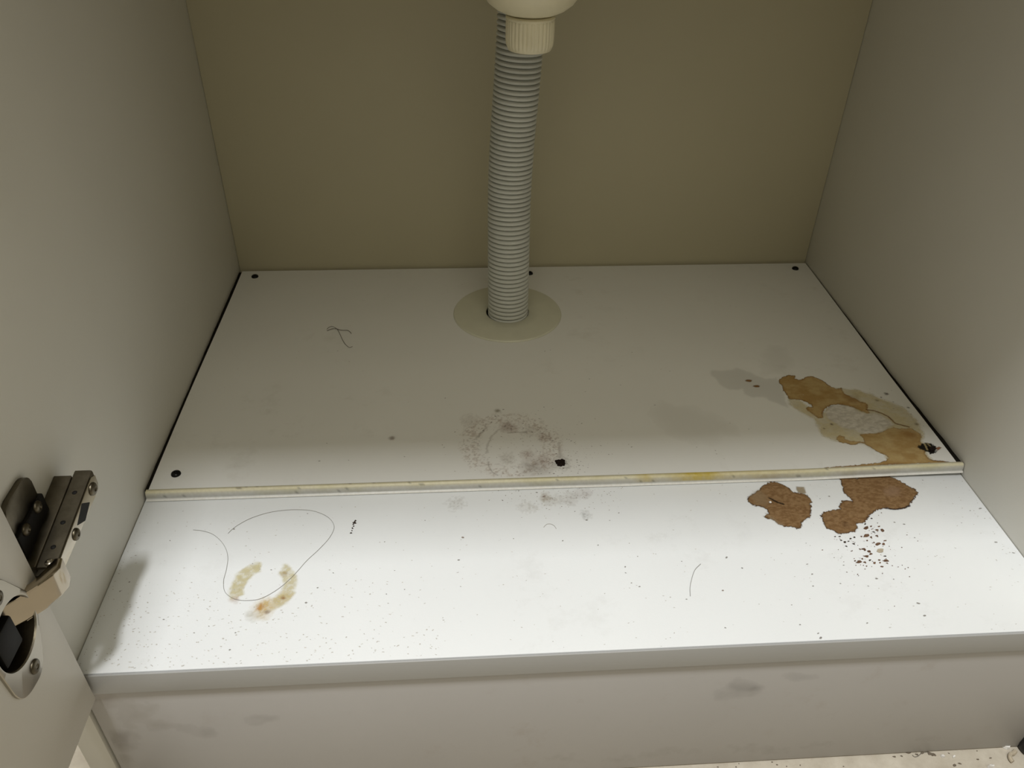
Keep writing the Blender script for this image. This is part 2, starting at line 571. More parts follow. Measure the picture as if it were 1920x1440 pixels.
# link: bent chrome strap from the arm down into the cup
bm = bmesh.new()
path = [(0.0195, 0.0060), (0.0208, 0.0000), (0.0192, -0.0050), (0.0150, -0.0110), (0.0085, -0.0185), (0.0030, -0.0240)]
inner = [(0.0158, 0.0060), (0.0166, 0.0010), (0.0157, -0.0025), (0.0117, -0.0087), (0.0052, -0.0162), (-0.0003, -0.0217)]
outline = path + inner[::-1]
add_prism(bm, outline, ((0, 0, S + 0.0700), (1, 0, 0), (0, 1, 0)), 0.0155, 0.0014, 5)
bm_obj('hinge_link', bm, M['nickel_link'], hinge, True)

box('light_stop', (0.0096, -0.0028, S + 0.0772), (0.0156, 0.0120, S + 0.0828), M['nickel_dull'], hinge, 0.0005)  # block added inside the arm to stop light leaking past the link

# cup sunk into the door with its flange (frame: u = +Y, v = +Z, pushed along +X from the door's face)
CF = ((0.0101, 0, S), (0, 1, 0), (0, 0, 1))
cy, cz = -0.0312, 0.0775
RC = 0.0168
def rim_pt(t, r=RC):
    return cy + r * math.cos(t), cz + r * math.sin(t)
half = [(-23.2, 53.6), (-23.9, 48.8), (-30.1, 44.9), (-40.9, 46.5), (-46.5, 50.2), (-49.0, 56.6), (-49.1, 65.2)]
lobe = [(a * MM, b * MM) for a, b in half]
lobe = [(cy + 0.0115, cz - 0.0155)] + lobe + [(cy - 0.0150, cz - 0.0130)]
outer = rounded(lobe, 0.004, 3) + [rim_pt(t, RC + 0.0022) for t in np.linspace(math.pi * 1.15, math.pi * 0.85, 5)]
outer += [(a, 2 * cz - b) for a, b in rounded(lobe, 0.004, 3)[::-1]] + [rim_pt(t, RC + 0.0022) for t in np.linspace(0.80, -0.80, 9)]
def hull(pts):
    pts = sorted(set(pts))
    def half_hull(ps):
        h = []
        for p in ps:
            while len(h) > 1 and (h[-1][0] - h[-2][0]) * (p[1] - h[-2][1]) - (h[-1][1] - h[-2][1]) * (p[0] - h[-2][0]) <= 0:
                h.pop()
            h.append(p)
        return h[:-1]
    return half_hull(pts) + half_hull(pts[::-1])
OH = hull(outer)
def out_r(t):
    # distance from the cup's centre to the flange's outline in the direction t
    dx, dz = math.cos(t), math.sin(t)
    for a, b in zip(OH, OH[1:] + OH[:1]):
        ax, az, ex, ez = a[0] - cy, a[1] - cz, b[0] - a[0], b[1] - a[1]
        den = dx * ez - dz * ex
        if abs(den) < 1e-12:
            continue
        r = (ax * ez - az * ex) / den
        s = (ax * dz - az * dx) / den
        if r > 0 and -1e-6 <= s <= 1 + 1e-6:
            return max(RC + 0.001, r)
    return RC + 0.001
bm = bmesh.new()
NC = 96
rows = []
for x, rf in ((0.0102, lambda t: out_r(t)), (0.0113, lambda t: out_r(t)), (0.0116, lambda t: out_r(t) - 0.0004), (0.0116, lambda t: RC), (0.0108, lambda t: RC - 0.0004)):
    rows.append([bm.verts.new((x, *(q if k else q for k, q in enumerate((rim_pt(2 * math.pi * i / NC, rf(2 * math.pi * i / NC))[0], S + rim_pt(2 * math.pi * i / NC, rf(2 * math.pi * i / NC))[1]))))) for i in range(NC)])
for a, b in zip(rows, rows[1:] + rows[:1]):
    for k in range(NC):
        bm.faces.new((a[k], a[(k + 1) % NC], b[(k + 1) % NC], b[k]))
bm_obj('cup_flange', bm, M['nickel_flange'], hinge, True)
bm = bmesh.new()
add_lathe(bm, [(RC - 0.0003, 0.0004), (RC - 0.0006, -0.002), (RC - 0.0010, -0.0100), (RC - 0.0035, -0.0118), (0.001, -0.0120)], (0.0106, cy, S + cz), (1, 0, 0), 48, None, False)
bm_obj('cup', bm, M['cup_dark'], hinge, True)
bm = bmesh.new()
add_box(bm, (-0.0005, cy - 0.0120, S + cz - 0.0095), (0.0100, cy + 0.004, S + cz + 0.0085), 0.0012)
bm_obj('cup_spring', bm, M['dark'], hinge, True)
sc_ = [(-31.3, 53.3)][0]
for sg in (-1, 1):
    screw_head('screw', (0.0115, sc_[0] * MM, S + cz + sg * (cz - sc_[1] * MM)), (1, 0, 0), 0.0036, 0.0014, M['nickel_dull'], hinge)
# the bore in the door that takes the cup
bm = bmesh.new()
add_lathe(bm, [(RC, -0.013), (RC, 0.004)], (0.0101, cy, S + cz), (1, 0, 0), 48)
me_ = bpy.data.meshes.new('bore'); bmesh.ops.recalc_face_normals(bm, faces=bm.faces[:]); bm.to_mesh(me_); bm.free()
bore = link('bore', me_)
md = door.modifiers.new('bore', 'BOOLEAN'); md.operation = 'DIFFERENCE'; md.object = bore; md.solver = 'EXACT'
dg = bpy.context.evaluated_depsgraph_get()
dm = bpy.data.meshes.new_from_object(door.evaluated_get(dg))
door.modifiers.remove(md)
door.data = dm
bpy.data.objects.remove(bore)

# ------------------------------------------------------------------ stains of the bottom shelf and kick board
patchA = [(420.4, 128.9), (425.4, 131.2), (428.8, 130.5), (431.6, 128.4), (434.6, 126.7), (436.2, 123.2), (437.6, 120.1), (440.5, 119.5), (443.1, 118.9), (445.3, 117.3), (446.7, 114.3), (447.1, 110.9), (445.1, 108.2), (443.7, 103.5), (442.3, 99.8), (440.9, 97.1), (438.1, 94.9), (434.7, 93.3), (432.1, 90.7), (431.1, 87.1), (428.4, 86.1), (426.9, 87.4), (423.9, 88.4), (420.6, 88.6), (418.4, 90.0), (416.9, 91.4), (415.3, 94.7), (413.1, 96.1), (410.6, 96.7), (409.9, 98.1), (411.6, 99.9), (413.4, 101.2), (413.8, 103.5), (412.9, 105.9), (410.2, 108.4), (407.0, 108.1), (404.7, 110.5), (403.8, 113.0), (403.5, 115.4), (406.1, 118.2), (410.3, 120.4), (414.0, 123.2), (416.8, 126.6)]
patchB = [(475.5, 133.5), (479.8, 134.3), (484.6, 133.6), (486.4, 130.9), (490.3, 133.3), (495.0, 134.2), (500.4, 134.9), (505.5, 134.7), (510.0, 133.5), (513.4, 131.2), (516.9, 128.0), (519.3, 123.8), (521.2, 120.2), (523.5, 119.1), (524.0, 115.1), (521.1, 112.8), (518.1, 109.5), (515.3, 107.2), (512.1, 103.6), (508.1, 101.8), (502.7, 100.7), (498.6, 100.9), (494.5, 102.5), (490.4, 101.3), (487.3, 100.5), (484.3, 98.3), (480.4, 95.7), (477.7, 92.6), (473.4, 89.2), (469.3, 88.9), (467.2, 84.1), (464.8, 81.5), (462.2, 81.7), (457.0, 80.6), (453.8, 80.7), (451.4, 83.1), (447.6, 85.5), (447.5, 88.6), (447.9, 93.1), (448.1, 97.2), (450.5, 99.9), (454.4, 101.1), (459.0, 102.3), (462.4, 102.1), (464.0, 103.5), (462.9, 104.9), (465.9, 108.1), (467.9, 110.4), (472.0, 110.2), (474.7, 109.1), (474.9, 112.0), (473.8, 114.5), (472.4, 117.0), (473.0, 120.5), (474.1, 126.4)]
brown, brown2, brown_rim_shade = srgb(130, 99, 65), srgb(154, 124, 88), srgb(62, 38, 20)  # last colour paints a shaded rim to imitate depth at the peeled edge
P = Paint(*bounds(patchA), 0.5, 11)
P.poly([(441.0, 124.9), (446.6, 124.7), (445.9, 118.8), (441.5, 118.5), (440.5, 121.5)], srgb(176, 160, 132), soft=0.8, alpha=0.8)
P.poly(patchA, brown, brown2, brown_rim_shade, 1.0, 0.3, 1.0, 1.3, 0.8, 0.5)
P.poly([(406.3, 117.7), (414.3, 123.2), (417.2, 119.1), (417.4, 111.4), (414.2, 107.7), (408.0, 109.9)], srgb(150, 128, 98), None, None, 1, 2.0, 0.7, 1.0)
P.poly([(412.0, 101.3), (417.6, 93.6), (420.4, 89.9), (417.5, 91.4), (413.2, 96.6)], srgb(165, 145, 115), None, None, 1, 1.2, 0.7, 1.0)
P.stroke([(419.0, 115.1), (421.3, 112.6), (423.4, 110.6), (426.7, 109.2)], 1.4, srgb(20, 12, 8), 0.95, 0.5)
ca = P.build('bare_patch', M['bare'], shelf, on_shelf(0.00018))
tag(ca, 'left of two brown bare chipboard patches, with a short black gash')
P = Paint(*bounds(patchB), 0.5, 23)
P.poly(patchB, brown, brown2, brown_rim_shade, 1.0, 0.3, 1.0, 1.3, 0.8, 0.5)
P.poly([(507.3, 122.9), (513.4, 120.6), (510.2, 113.8), (501.5, 113.2), (500.2, 118.2)], srgb(158, 130, 104), None, None, 1, 3.0, 0.7, 1.5)
P.stroke([(494.3, 102.0), (498.6, 100.9), (502.7, 100.7), (508.1, 101.8), (512.1, 103.6)], 0.9, srgb(40, 18, 10), 0.9, 0.5)
P.blob([(461.6, 88.4)][0], 4.5, srgb(78, 48, 30), 0.8, 0.5, 0.6)
cb = P.build('bare_patch', M['bare'], shelf, on_shelf(0.00018))
tag(cb, 'right of two brown bare chipboard patches, the larger, above scattered crumbs')

# yellow ring left by a container
rc = [(91.2, 56.0)][0]
ring_px = [(72.9, 55.8), (76.3, 62.4), (81.8, 67.9), (88.8, 69.6), (100.1, 66.9), (106.7, 60.9), (109.3, 54.0), (106.1, 48.1), (99.7, 43.0), (93.3, 40.7), (85.1, 43.8), (77.5, 47.9)]
P = Paint(*bounds(ring_px, [(83.1, 28.8), (62.8, 45.5), (110.1, 71.1)], pad=6), 0.6, 37)
ryel, rora = srgb(216, 204, 152), srgb(200, 138, 44)
def ring_sd(width, gap):
    R = 27.5
    def f(x, y):
        r = np.hypot(x - rc[0], y - rc[1])
        return width * 0.5 - np.abs(r - R)
    return f
x, y = P.warp(2.0, 0.15)
ang = np.arctan2(y - rc[1], x - rc[0])
rad = np.hypot(x - rc[0], y - rc[1])
def arc(a0, a1):
    d = (ang - a0) % (2 * math.pi)
    L = (a1 - a0) % (2 * math.pi)
    return smooth(d, 0.0, 0.18) * (1 - smooth(d, L - 0.18, L)) * (d < L)
rp = [math.hypot(a - rc[0], b - rc[1]) for a, b in ring_px]
R0 = sum(rp) / len(rp)
g = 0.45 + 0.55 * smooth(fbm(P.X * 0.5, P.Y * 0.5, 5, 5), -0.5, 0.4)
for a0, a1, al in ((1.75, 3.75, 0.62), (-0.95, 1.1, 0.55), (5.0, 5.6, 0.3)):
    P.over(ryel, arc(a0, a1) * smooth(3.8 - np.abs(rad - R0), -1.6, 1.2) * al * g)
P.blob([(94.1, 38.6)][0], 10.0, srgb(216, 184, 104), 0.75, 0.5, 0.7, 1)
P.blob([(92.5, 40.8)][0], 3.6, rora, 0.85, 0.45, 0.9, 2)
P.blob([(96.5, 36.9)][0], 2.6, srgb(120, 80, 30), 0.8, 0.5, 0.8, 3)
P.blob([(104.6, 47.1)][0], 7.0, srgb(216, 190, 124), 0.75, 0.6, 0.8, 4)
P.blob([(104.2, 46.6)][0], 2.2, srgb(150, 95, 40), 0.8, 0.5, 0.8, 5)
P.blob([(76.0, 46.9)][0], 4.5, srgb(178, 130, 70), 0.75, 0.6, 0.5, 6)
P.blob([(101.7, 65.1)][0], 3.5, srgb(170, 140, 80), 0.7, 0.6, 0.5, 7)
P.blob([(88.9, 35.2)][0], 7.0, srgb(190, 180, 150), 0.35, 0.6, 0.3, 8)
P.blob([(124.0, 53.2)][0], 6.0, srgb(150, 145, 130), 0.3, 0.7, 0.3, 9)
cr = P.build('ring_stain', M['stain'], shelf, on_shelf(0.00012), 0.05)
tag(cr, 'broken yellow ring stain with an orange blotch on the bottom shelf')

# rusty and grey smears near the middle of the shelf
P = Paint(195, 330, 60, 133, 0.5, 41)
P.blob([(266.1, 123.0)][0], 6.0, srgb(170, 140, 95), 0.5, 0.6, 0.8, 1)
P.blob([(269.9, 120.9)][0], 11.0, srgb(170, 155, 120), 0.38, 0.7, 0.8, 2)
P.blob([(282.3, 122.2)][0], 10.0, srgb(165, 145, 125), 0.38, 0.7, 0.8, 3)
P.blob([(293.8, 126.5)][0], 9.0, srgb(160, 135, 120), 0.35, 0.7, 0.8, 4)
P.blob([(292.2, 105.8)][0], 7.0, srgb(130, 128, 120), 0.4, 0.7, 0.8, 5)
P.blob([(254.5, 115.0)][0], 12.0, srgb(180, 168, 145), 0.28, 0.7, 0.8, 6)
P.blob([(205.3, 119.2)][0], 13.0, srgb(175, 165, 150), 0.3, 0.7, 0.8, 7)
P.build('smear', M['stain'], shelf, on_shelf(0.00010), 0.05)

# grey scuffs of the kick board
P = Paint(4, W * 1000 - 2, -126, -18, 1.2, 53)
kb = srgb(110, 90, 74)
def kp(c, r, a, col, k, ratio=1.0):
    P.blob(c, r, col, a * 0.55, 0.55, 0.12, k, ratio)
kp([(375.1, -41.2)][0], 15, 0.55, srgb(92, 86, 80), 1, 1.4)
kp([(371.3, -48.8)][0], 22, 0.35, srgb(100, 94, 88), 2, 1.5)
kp([(408.8, -32.7)][0], 18, 0.38, srgb(98, 92, 86), 3, 2.5)
kp([(457.2, -29.7)][0], 10, 0.35, srgb(98, 90, 84), 4, 2.5)
kp([(469.3, -40.1)][0], 5, 0.6, srgb(98, 76, 66), 5, 2.5)
kp([(490.0, -62.3)][0], 14, 0.22, srgb(98, 92, 86), 6, 1.5)
kp([(10.9, -66.2)][0], 17, 0.5, srgb(112, 92, 76), 7)
kp([(0.6, -86.5)][0], 20, 0.4, srgb(120, 98, 82), 8, 2.0)
kp([(11.5, -23.3)][0], 9, 0.45, srgb(150, 124, 100), 9)
kp([(24.0, -38.2)][0], 28, 0.25, srgb(160, 148, 118), 10)
kp([(37.6, -55.7)][0], 22, 0.22, srgb(116, 104, 92), 11, 2.0)
kp([(54.9, -59.1)][0], 18, 0.25, srgb(116, 104, 92), 12, 2.2)
kp([(91.7, -51.4)][0], 18, 0.28, srgb(112, 102, 92), 13, 2.2)
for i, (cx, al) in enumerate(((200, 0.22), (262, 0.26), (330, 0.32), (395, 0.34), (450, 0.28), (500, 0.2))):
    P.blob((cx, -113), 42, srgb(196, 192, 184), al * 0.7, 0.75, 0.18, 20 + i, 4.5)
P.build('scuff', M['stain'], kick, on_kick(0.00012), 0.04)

# ================================================================== loose panel over the back of the shelf
YP = 134.7
pan = thing('floor_panel', 'loose white panel screwed over the back of the shelf, stained amber at its right front corner', 'panel', (W / 2, 0.29, S))
def edge_l(y):
    return 2.6 + 0.4 * math.sin(y * 0.02)
def edge_r(y):
    t = (y - YP) / (441.5 - YP)
    return W * 1000 - 0.8 - 3.6 * (1 - min(1.0, max(0.0, t))) ** 1.3
NX, NY = 60, 40
bm = bmesh.new()
grid_t, grid_b = [], []
HX, HY, HR = 255.0, 354.0, 18.6
for j in range(NY + 1):
    y = YP + (441.5 - YP) * j / NY
    rt, rb = [], []
    for i in range(NX + 1):
        x = edge_l(y) + (edge_r(y) - edge_l(y)) * i / NX
        z = float(lift(x * MM, y * MM))
        rt.append(bm.verts.new((x * MM, y * MM, S + HP + z)))
        rb.append(bm.verts.new((x * MM, y * MM, S + 0.0002 + z)))
    grid_t.append(rt); grid_b.append(rb)
def hole(i, j):
    vs = (grid_t[j][i], grid_t[j][i + 1], grid_t[j + 1][i + 1], grid_t[j + 1][i])
    c = sum((v.co for v in vs), Vector()) / 4
    return math.hypot(c.x * 1000 - HX, c.y * 1000 - HY) < 22
holes = {(i, j) for j in range(NY) for i in range(NX) if hole(i, j)}
for j in range(NY):
    for i in range(NX):
        if (i, j) in holes:
            continue
        bm.faces.new((grid_t[j][i], grid_t[j][i + 1], grid_t[j + 1][i + 1], grid_t[j + 1][i]))
        bm.faces.new((grid_b[j][i], grid_b[j + 1][i], grid_b[j + 1][i + 1], grid_b[j][i + 1]))
bnd = [e for e in bm.edges if e.is_boundary]
top_of = {}
for j in range(NY + 1):
    for i in range(NX + 1):
        top_of[grid_t[j][i]] = grid_b[j][i]
for e in bnd:
    a, b = e.verts
    if a in top_of and b in top_of:
        bm.faces.new((a, b, top_of[b], top_of[a]))
loose = [v for v in bm.verts if not v.link_faces]
bmesh.ops.delete(bm, geom=loose, context='VERTS')
bm_obj('board', bm, M['panel'], pan)

# near-black strips painting the shade in the gaps between panel and cabinet sides
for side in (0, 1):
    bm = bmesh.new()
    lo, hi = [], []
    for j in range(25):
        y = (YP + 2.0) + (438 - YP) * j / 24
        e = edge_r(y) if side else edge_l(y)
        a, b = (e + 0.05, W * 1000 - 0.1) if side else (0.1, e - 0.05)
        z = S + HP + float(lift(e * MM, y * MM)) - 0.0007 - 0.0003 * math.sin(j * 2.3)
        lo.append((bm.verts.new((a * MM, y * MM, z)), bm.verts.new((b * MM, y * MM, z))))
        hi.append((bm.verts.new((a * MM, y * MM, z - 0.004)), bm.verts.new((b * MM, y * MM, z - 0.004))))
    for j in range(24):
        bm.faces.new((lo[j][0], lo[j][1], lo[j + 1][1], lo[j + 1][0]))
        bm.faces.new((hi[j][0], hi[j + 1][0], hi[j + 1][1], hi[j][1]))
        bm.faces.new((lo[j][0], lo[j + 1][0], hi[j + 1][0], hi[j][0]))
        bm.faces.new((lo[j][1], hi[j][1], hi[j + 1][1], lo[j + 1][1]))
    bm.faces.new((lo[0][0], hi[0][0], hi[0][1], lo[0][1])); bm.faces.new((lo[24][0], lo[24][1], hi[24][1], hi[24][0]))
    bm_obj('joint_shade', bm, M['joint'], pan)

# plastic edging along the front of the panel
prof = [(0.0014, 0.0001), (0.0014, 0.0006), (-0.0004, 0.0007), (-0.0013, 0.0002), (-0.0019, -0.0010), (-0.0022, -0.0030), (-0.0024, -0.0042), (-0.0034, -0.0046), (-0.0038, -0.0052), (-0.0036, -0.0058), (-0.0004, -0.0058)]
cols = [srgb(120, 112, 90), srgb(170, 164, 140), srgb(226, 220, 190), srgb(226, 220, 190), srgb(206, 204, 192), srgb(192, 192, 188), srgb(198, 198, 194), srgb(238, 238, 234), srgb(242, 242, 238), srgb(220, 220, 214), srgb(120, 115, 105)]
n = 320
vs, cs = [], []
x0, x1 = 1.6, W * 1000 - 0.7
rng = np.random.default_rng(4)
for i in range(n + 1):
    x = x0 + (x1 - x0) * i / n
    z = float(lift(x * MM, YP * MM))
    for k, (py, pz) in enumerate(prof):
        vs.append((x * MM, YP * MM + py, S + HP + pz + z))
        c = cols[k].copy()
        if k < 6:
            g = float(fbm(np.array([x * 0.05]), np.array([k * 0.2]), 71)[0])
            c = c * (1 - 0.16 * max(0, g)) * np.array([1, 1 - 0.02 * max(0, g), 1 - 0.25 * max(0, g)])
            yl = math.exp(-((x - 372) / 17) ** 2) + 0.6 * math.exp(-((x - 336) / 6) ** 2) + 0.35 * math.exp(-((x - 415) / 30) ** 2)
            yl *= 0.75 + 0.5 * float(fbm(np.array([x * 0.3]), np.array([k * 0.5]), 19)[0])
            yl = min(1, max(0, yl))
            c = c * (1 - yl) + srgb(196, 172, 60) * yl
            dsp = float(fbm(np.array([x * 0.45]), np.array([k * 0.6 + 3]), 29)[0])
            if dsp > 0.52:
                c = c * 0.55
        cs.append((*c, 1))
fs = []
m_ = len(prof)
for i in range(n):
    for k in range(m_ - 1):
        a = i * m_ + k
        fs.append((a, a + 1, a + 1 + m_, a + m_))
fs.append(tuple(range(m_))); fs.append(tuple(n * m_ + k for k in range(m_ - 1, -1, -1)))
me = bpy.data.meshes.new('edge_strip')
me.from_pydata(vs, [], fs)
me.color_attributes.new('pigment', 'FLOAT_COLOR', 'POINT').data.foreach_set('color', np.array(cs, np.float32).ravel())
for p_ in me.polygons:
    p_.use_smooth = True
me.set_sharp_from_angle(angle=math.radians(45))
st = link('edge_strip', me, M['strip'], pan)
tag(st, 'cream plastic edging along the front of the panel, yellowed right of centre')

# six screws; the two at the front right have rusted
for x, y in ((17.1, 430.0), (281.3, 428.0), (548.3, 429.7), (16.8, 151.1)):
    screw_head('screw', (x * MM, y * MM, S + HP - 0.0001), (0, 0, 1), 0.0033, 0.0021, M['screw'], pan)
rnd = random.Random(7)
for (x, y), r in (((279.7, 150.6), 0.0036), ((548.6, 151.0), 0.0022)):
    bm = bmesh.new()
    ph = [rnd.uniform(0, 6.28) for _ in range(4)]
    z = S + HP + float(lift(x * MM, y * MM))
    add_lathe(bm, [(r, -0.0001), (r * 0.95, 0.0008), (r * 0.7, 0.0014), (r * 0.35, 0.0011), (r * 0.1, 0.0008)], (x * MM, y * MM, z), (0, 0, 1), 28,
              lambda t, i: 1 + 0.08 * math.sin(3 * t + ph[0]) + 0.10 * math.sin(4 * t + ph[1]) + 0.09 * math.sin(9 * t + ph[2]))
    o = bm_obj('screw', bm, M['rust_screw'], pan, True)
    tag(o, 'rusted black screw')

# amber water stain at the front right corner
amber1 = [(466.2, 240.2), (469.8, 244.5), (474.3, 247.2), (478.4, 248.8), (483.2, 247.6), (481.1, 244.0), (482.9, 241.8), (486.3, 241.6), (490.2, 245.1), (495.1, 246.4), (498.9, 244.8), (501.9, 241.0), (504.2, 238.0), (505.5, 233.6), (506.6, 230.7), (510.0, 228.4), (514.1, 230.0), (513.8, 226.2), (513.1, 221.3), (516.8, 217.7), (519.5, 214.1), (521.2, 210.0), (525.0, 209.1), (525.3, 205.7), (522.6, 200.5), (523.0, 196.6), (521.2, 195.3), (518.3, 197.4), (515.3, 200.2), (513.4, 203.6), (509.8, 205.1), (505.7, 207.2), (501.0, 208.1), (496.3, 207.0), (492.0, 204.5), (488.4, 200.7), (485.6, 195.6), (484.9, 191.7), (480.5, 191.9), (479.3, 195.2), (476.9, 199.8), (475.9, 203.8), (478.5, 206.4), (481.5, 205.6), (482.1, 208.2), (479.6, 211.7), (475.9, 215.3), (471.1, 216.1), (467.2, 217.0), (467.2, 221.8), (466.5, 227.4), (467.3, 234.4)]
amber2 = [(504.5, 170.9), (511.0, 171.2), (516.6, 170.9), (522.1, 172.5), (527.8, 176.0), (532.4, 177.3), (536.5, 175.6), (541.3, 175.4), (545.3, 175.2), (547.5, 171.4), (549.2, 168.3), (548.0, 164.1), (544.7, 160.7), (544.8, 155.9), (542.7, 150.2), (541.5, 144.5), (541.0, 140.5), (544.0, 138.7), (549.8, 137.9), (553.8, 136.6), (548.9, 136.0), (538.2, 136.3), (530.5, 136.4), (522.7, 136.3), (511.2, 136.4), (499.6, 136.3), (491.9, 136.0), (484.1, 135.6), (471.8, 135.3), (454.9, 135.0), (472.6, 137.5), (484.9, 137.5), (496.8, 138.6), (505.6, 139.3), (511.2, 141.3), (513.7, 145.2), (511.1, 148.1), (508.0, 151.7), (505.4, 156.5), (503.1, 160.1), (500.4, 161.4), (497.4, 159.8), (492.5, 159.4), (489.9, 161.9), (486.7, 162.6), (484.4, 165.7), (485.5, 168.7), (489.2, 170.9), (491.1, 169.6), (491.4, 165.4), (495.7, 163.4), (500.9, 162.6), (503.9, 161.3), (505.2, 166.0), (504.2, 168.4)]
halo = [(466.6, 217.7), (475.0, 215.3), (481.8, 193.1), (492.3, 203.1), (506.5, 205.2), (506.3, 230.0), (514.2, 228.3), (526.1, 225.7), (534.5, 219.0), (542.6, 210.4), (550.6, 202.0), (553.9, 191.4), (554.1, 179.8), (551.1, 168.8), (546.3, 160.6), (542.8, 145.6), (542.5, 138.8), (530.5, 136.5), (511.2, 138.0), (512.7, 148.1), (502.3, 160.2), (490.3, 161.9), (482.2, 165.2), (476.4, 170.9), (477.1, 183.2), (477.2, 192.0), (470.0, 201.4), (465.4, 209.6)]
delam = [(489.1, 199.3), (496.0, 206.3), (500.7, 207.5), (506.8, 205.9), (512.6, 203.6), (515.3, 198.2), (520.5, 194.7), (526.5, 195.1), (530.5, 191.1), (533.9, 185.8), (534.0, 180.7), (529.7, 178.4), (523.2, 173.1), (515.8, 171.0), (510.3, 171.2), (505.0, 172.1), (501.5, 177.1), (495.6, 178.6), (491.7, 185.1), (487.3, 190.3)]
damp = [(416.4, 257.5), (423.8, 257.6), (433.1, 257.6), (438.6, 260.6), (446.8, 253.9), (450.9, 249.0), (456.4, 243.4), (466.3, 245.3), (467.2, 234.6), (463.8, 217.1), (462.5, 205.8), (458.3, 208.8), (452.4, 214.7), (448.1, 220.6), (441.9, 220.9), (438.2, 220.3), (434.9, 224.1), (434.5, 231.5), (425.4, 231.1), (420.7, 233.5), (417.5, 238.1), (417.3, 244.2), (414.5, 250.5)]
in_panel = lambda X, Y: ((Y > YP + 1.2) & (X < np.vectorize(edge_r)(Y) - 0.4)).astype(float)
P = Paint(*bounds(amber1, amber2, halo, pad=6), 0.55, 61)
am, am2, amE = srgb(172, 139, 84), srgb(190, 164, 113), srgb(132, 94, 46)
P.poly(halo, srgb(226, 212, 168), srgb(228, 219, 190), None, 1, 2.2, 0.66, 1.6, 0.2, 0.12)
P.poly(delam, srgb(232, 228, 220), srgb(204, 199, 190), None, 1, 1.6, 0.85, 1.2, 0.3, 0.35)
P.poly(amber1, am, am2, amE, 1.5, 0.35, 0.97, 1.2, 0.7, 0.12, 1)
P.poly(amber2, am, am2, amE, 1.0, 0.4, 0.95, 1.1, 0.6, 0.10, 2)
P.stroke([(521.9, 199.9), (527.1, 198.4), (531.4, 194.9), (534.6, 190.9), (535.4, 186.4), (536.2, 181.9), (540.1, 179.8), (544.6, 177.1)], 1.2, srgb(116, 78, 34), 0.95, 0.5, 0.6)
P.stroke([(540.9, 141.1), (544.0, 138.7), (549.6, 137.6), (553.8, 136.6)], 0.9, srgb(120, 86, 50), 0.8, 0.5, 0.5)
P.stroke([(469.1, 136.3), (484.5, 136.7), (499.9, 136.8), (518.8, 137.8)], 0.9, srgb(140, 110, 80), 0.6, 0.6, 0.8)
P.blob([(540.0, 169.3)][0], 9.0, srgb(138, 92, 40), 0.6, 0.3, 0.2, 5)
P.blob([(517.0, 214.2)][0], 8.0, srgb(128, 84, 34), 0.5, 0.3, 0.2, 6)
P.poly([(540.4, 154.3), (544.8, 157.7), (549.1, 158.3), (551.9, 156.8), (553.0, 154.1), (552.6, 150.7), (549.5, 147.3), (545.2, 145.7), (544.3, 148.7), (541.8, 150.0), (540.3, 151.7)], srgb(14, 9, 6), None, None, 1, 0.5, 1.0, 1.6, 0.8, 0.1, 7)
P.stroke([(546.5, 157.0), (545.3, 150.6)], 1.2, srgb(176, 160, 116), 0.95, 0.4, 0.4)
P.stroke([(548.7, 157.5), (549.6, 152.2)], 1.0, srgb(170, 154, 112), 0.9, 0.4, 0.4)
P.poly([(552.5, 152.3), (555.5, 153.6), (556.4, 151.9), (552.4, 149.1)], srgb(158, 106, 72), None, None, 1, 0.5, 0.85, 0.5)
for (cx, cyy), r in zip([(535.4, 211.4), (546.9, 219.9), (540.6, 215.3), (555.4, 201.1), (558.8, 196.4), (553.7, 192.7), (543.5, 200.3), (551.7, 179.9), (480.5, 179.3), (488.0, 184.0), (547.4, 208.9), (547.3, 142.2)],
                        (2.2, 2.6, 1.2, 1.5, 1.6, 1.0, 1.0, 2.2, 1.2, 2.0, 1.0, 0.9)):
    P.blob((cx, cyy), r, srgb(62, 40, 28), 0.85, 0.4, 0.8, int(cx) % 40)
sa = P.build('water_stain', M['stain'], pan, on_panel(0.00015), 0.05, in_panel)
tag(sa, 'amber and tan water stain round the rusted corner screw')

# pale damp marks left of the stain
P = Paint(*bounds(damp, [(349.2, 224.7), (414.2, 164.4), (431.1, 290.6), (487.0, 278.3)], pad=8), 0.9, 67)
P.poly(damp, srgb(150, 146, 138), None, None, 1, 1.5, 0.13, 1.5, 0.2)
P.poly([(350.9, 198.2), (364.9, 177.9), (372.9, 170.0), (380.4, 167.2), (399.0, 168.8), (411.0, 175.9), (413.1, 188.8), (399.2, 200.2), (384.2, 209.1), (375.6, 209.5), (364.8, 215.5)], srgb(150, 138, 114), None, None, 1, 8.0, 0.06, 9.0, 0.05)
P.poly([(462.4, 279.3), (480.2, 292.2), (490.5, 288.4), (489.2, 268.3), (478.0, 252.6), (459.2, 251.8)], srgb(150, 142, 124), None, None, 1, 8.0, 0.06, 7.0, 0.06)
for (cx, cyy), rr in zip([(442.8, 242.4), (446.8, 234.7)], (1.0, 1.0)):
    x, y = P.warp(0.6, 0.5)
    d = np.hypot((x - cx) / 3.0, (y - cyy) / 1.5)
    P.over(srgb(140, 96, 44), (1 - smooth(d, 0.6, 1.2)) * 0.9)
P.build('damp_mark', M['stain'], pan, on_panel(0.00010), 0.02, in_panel)

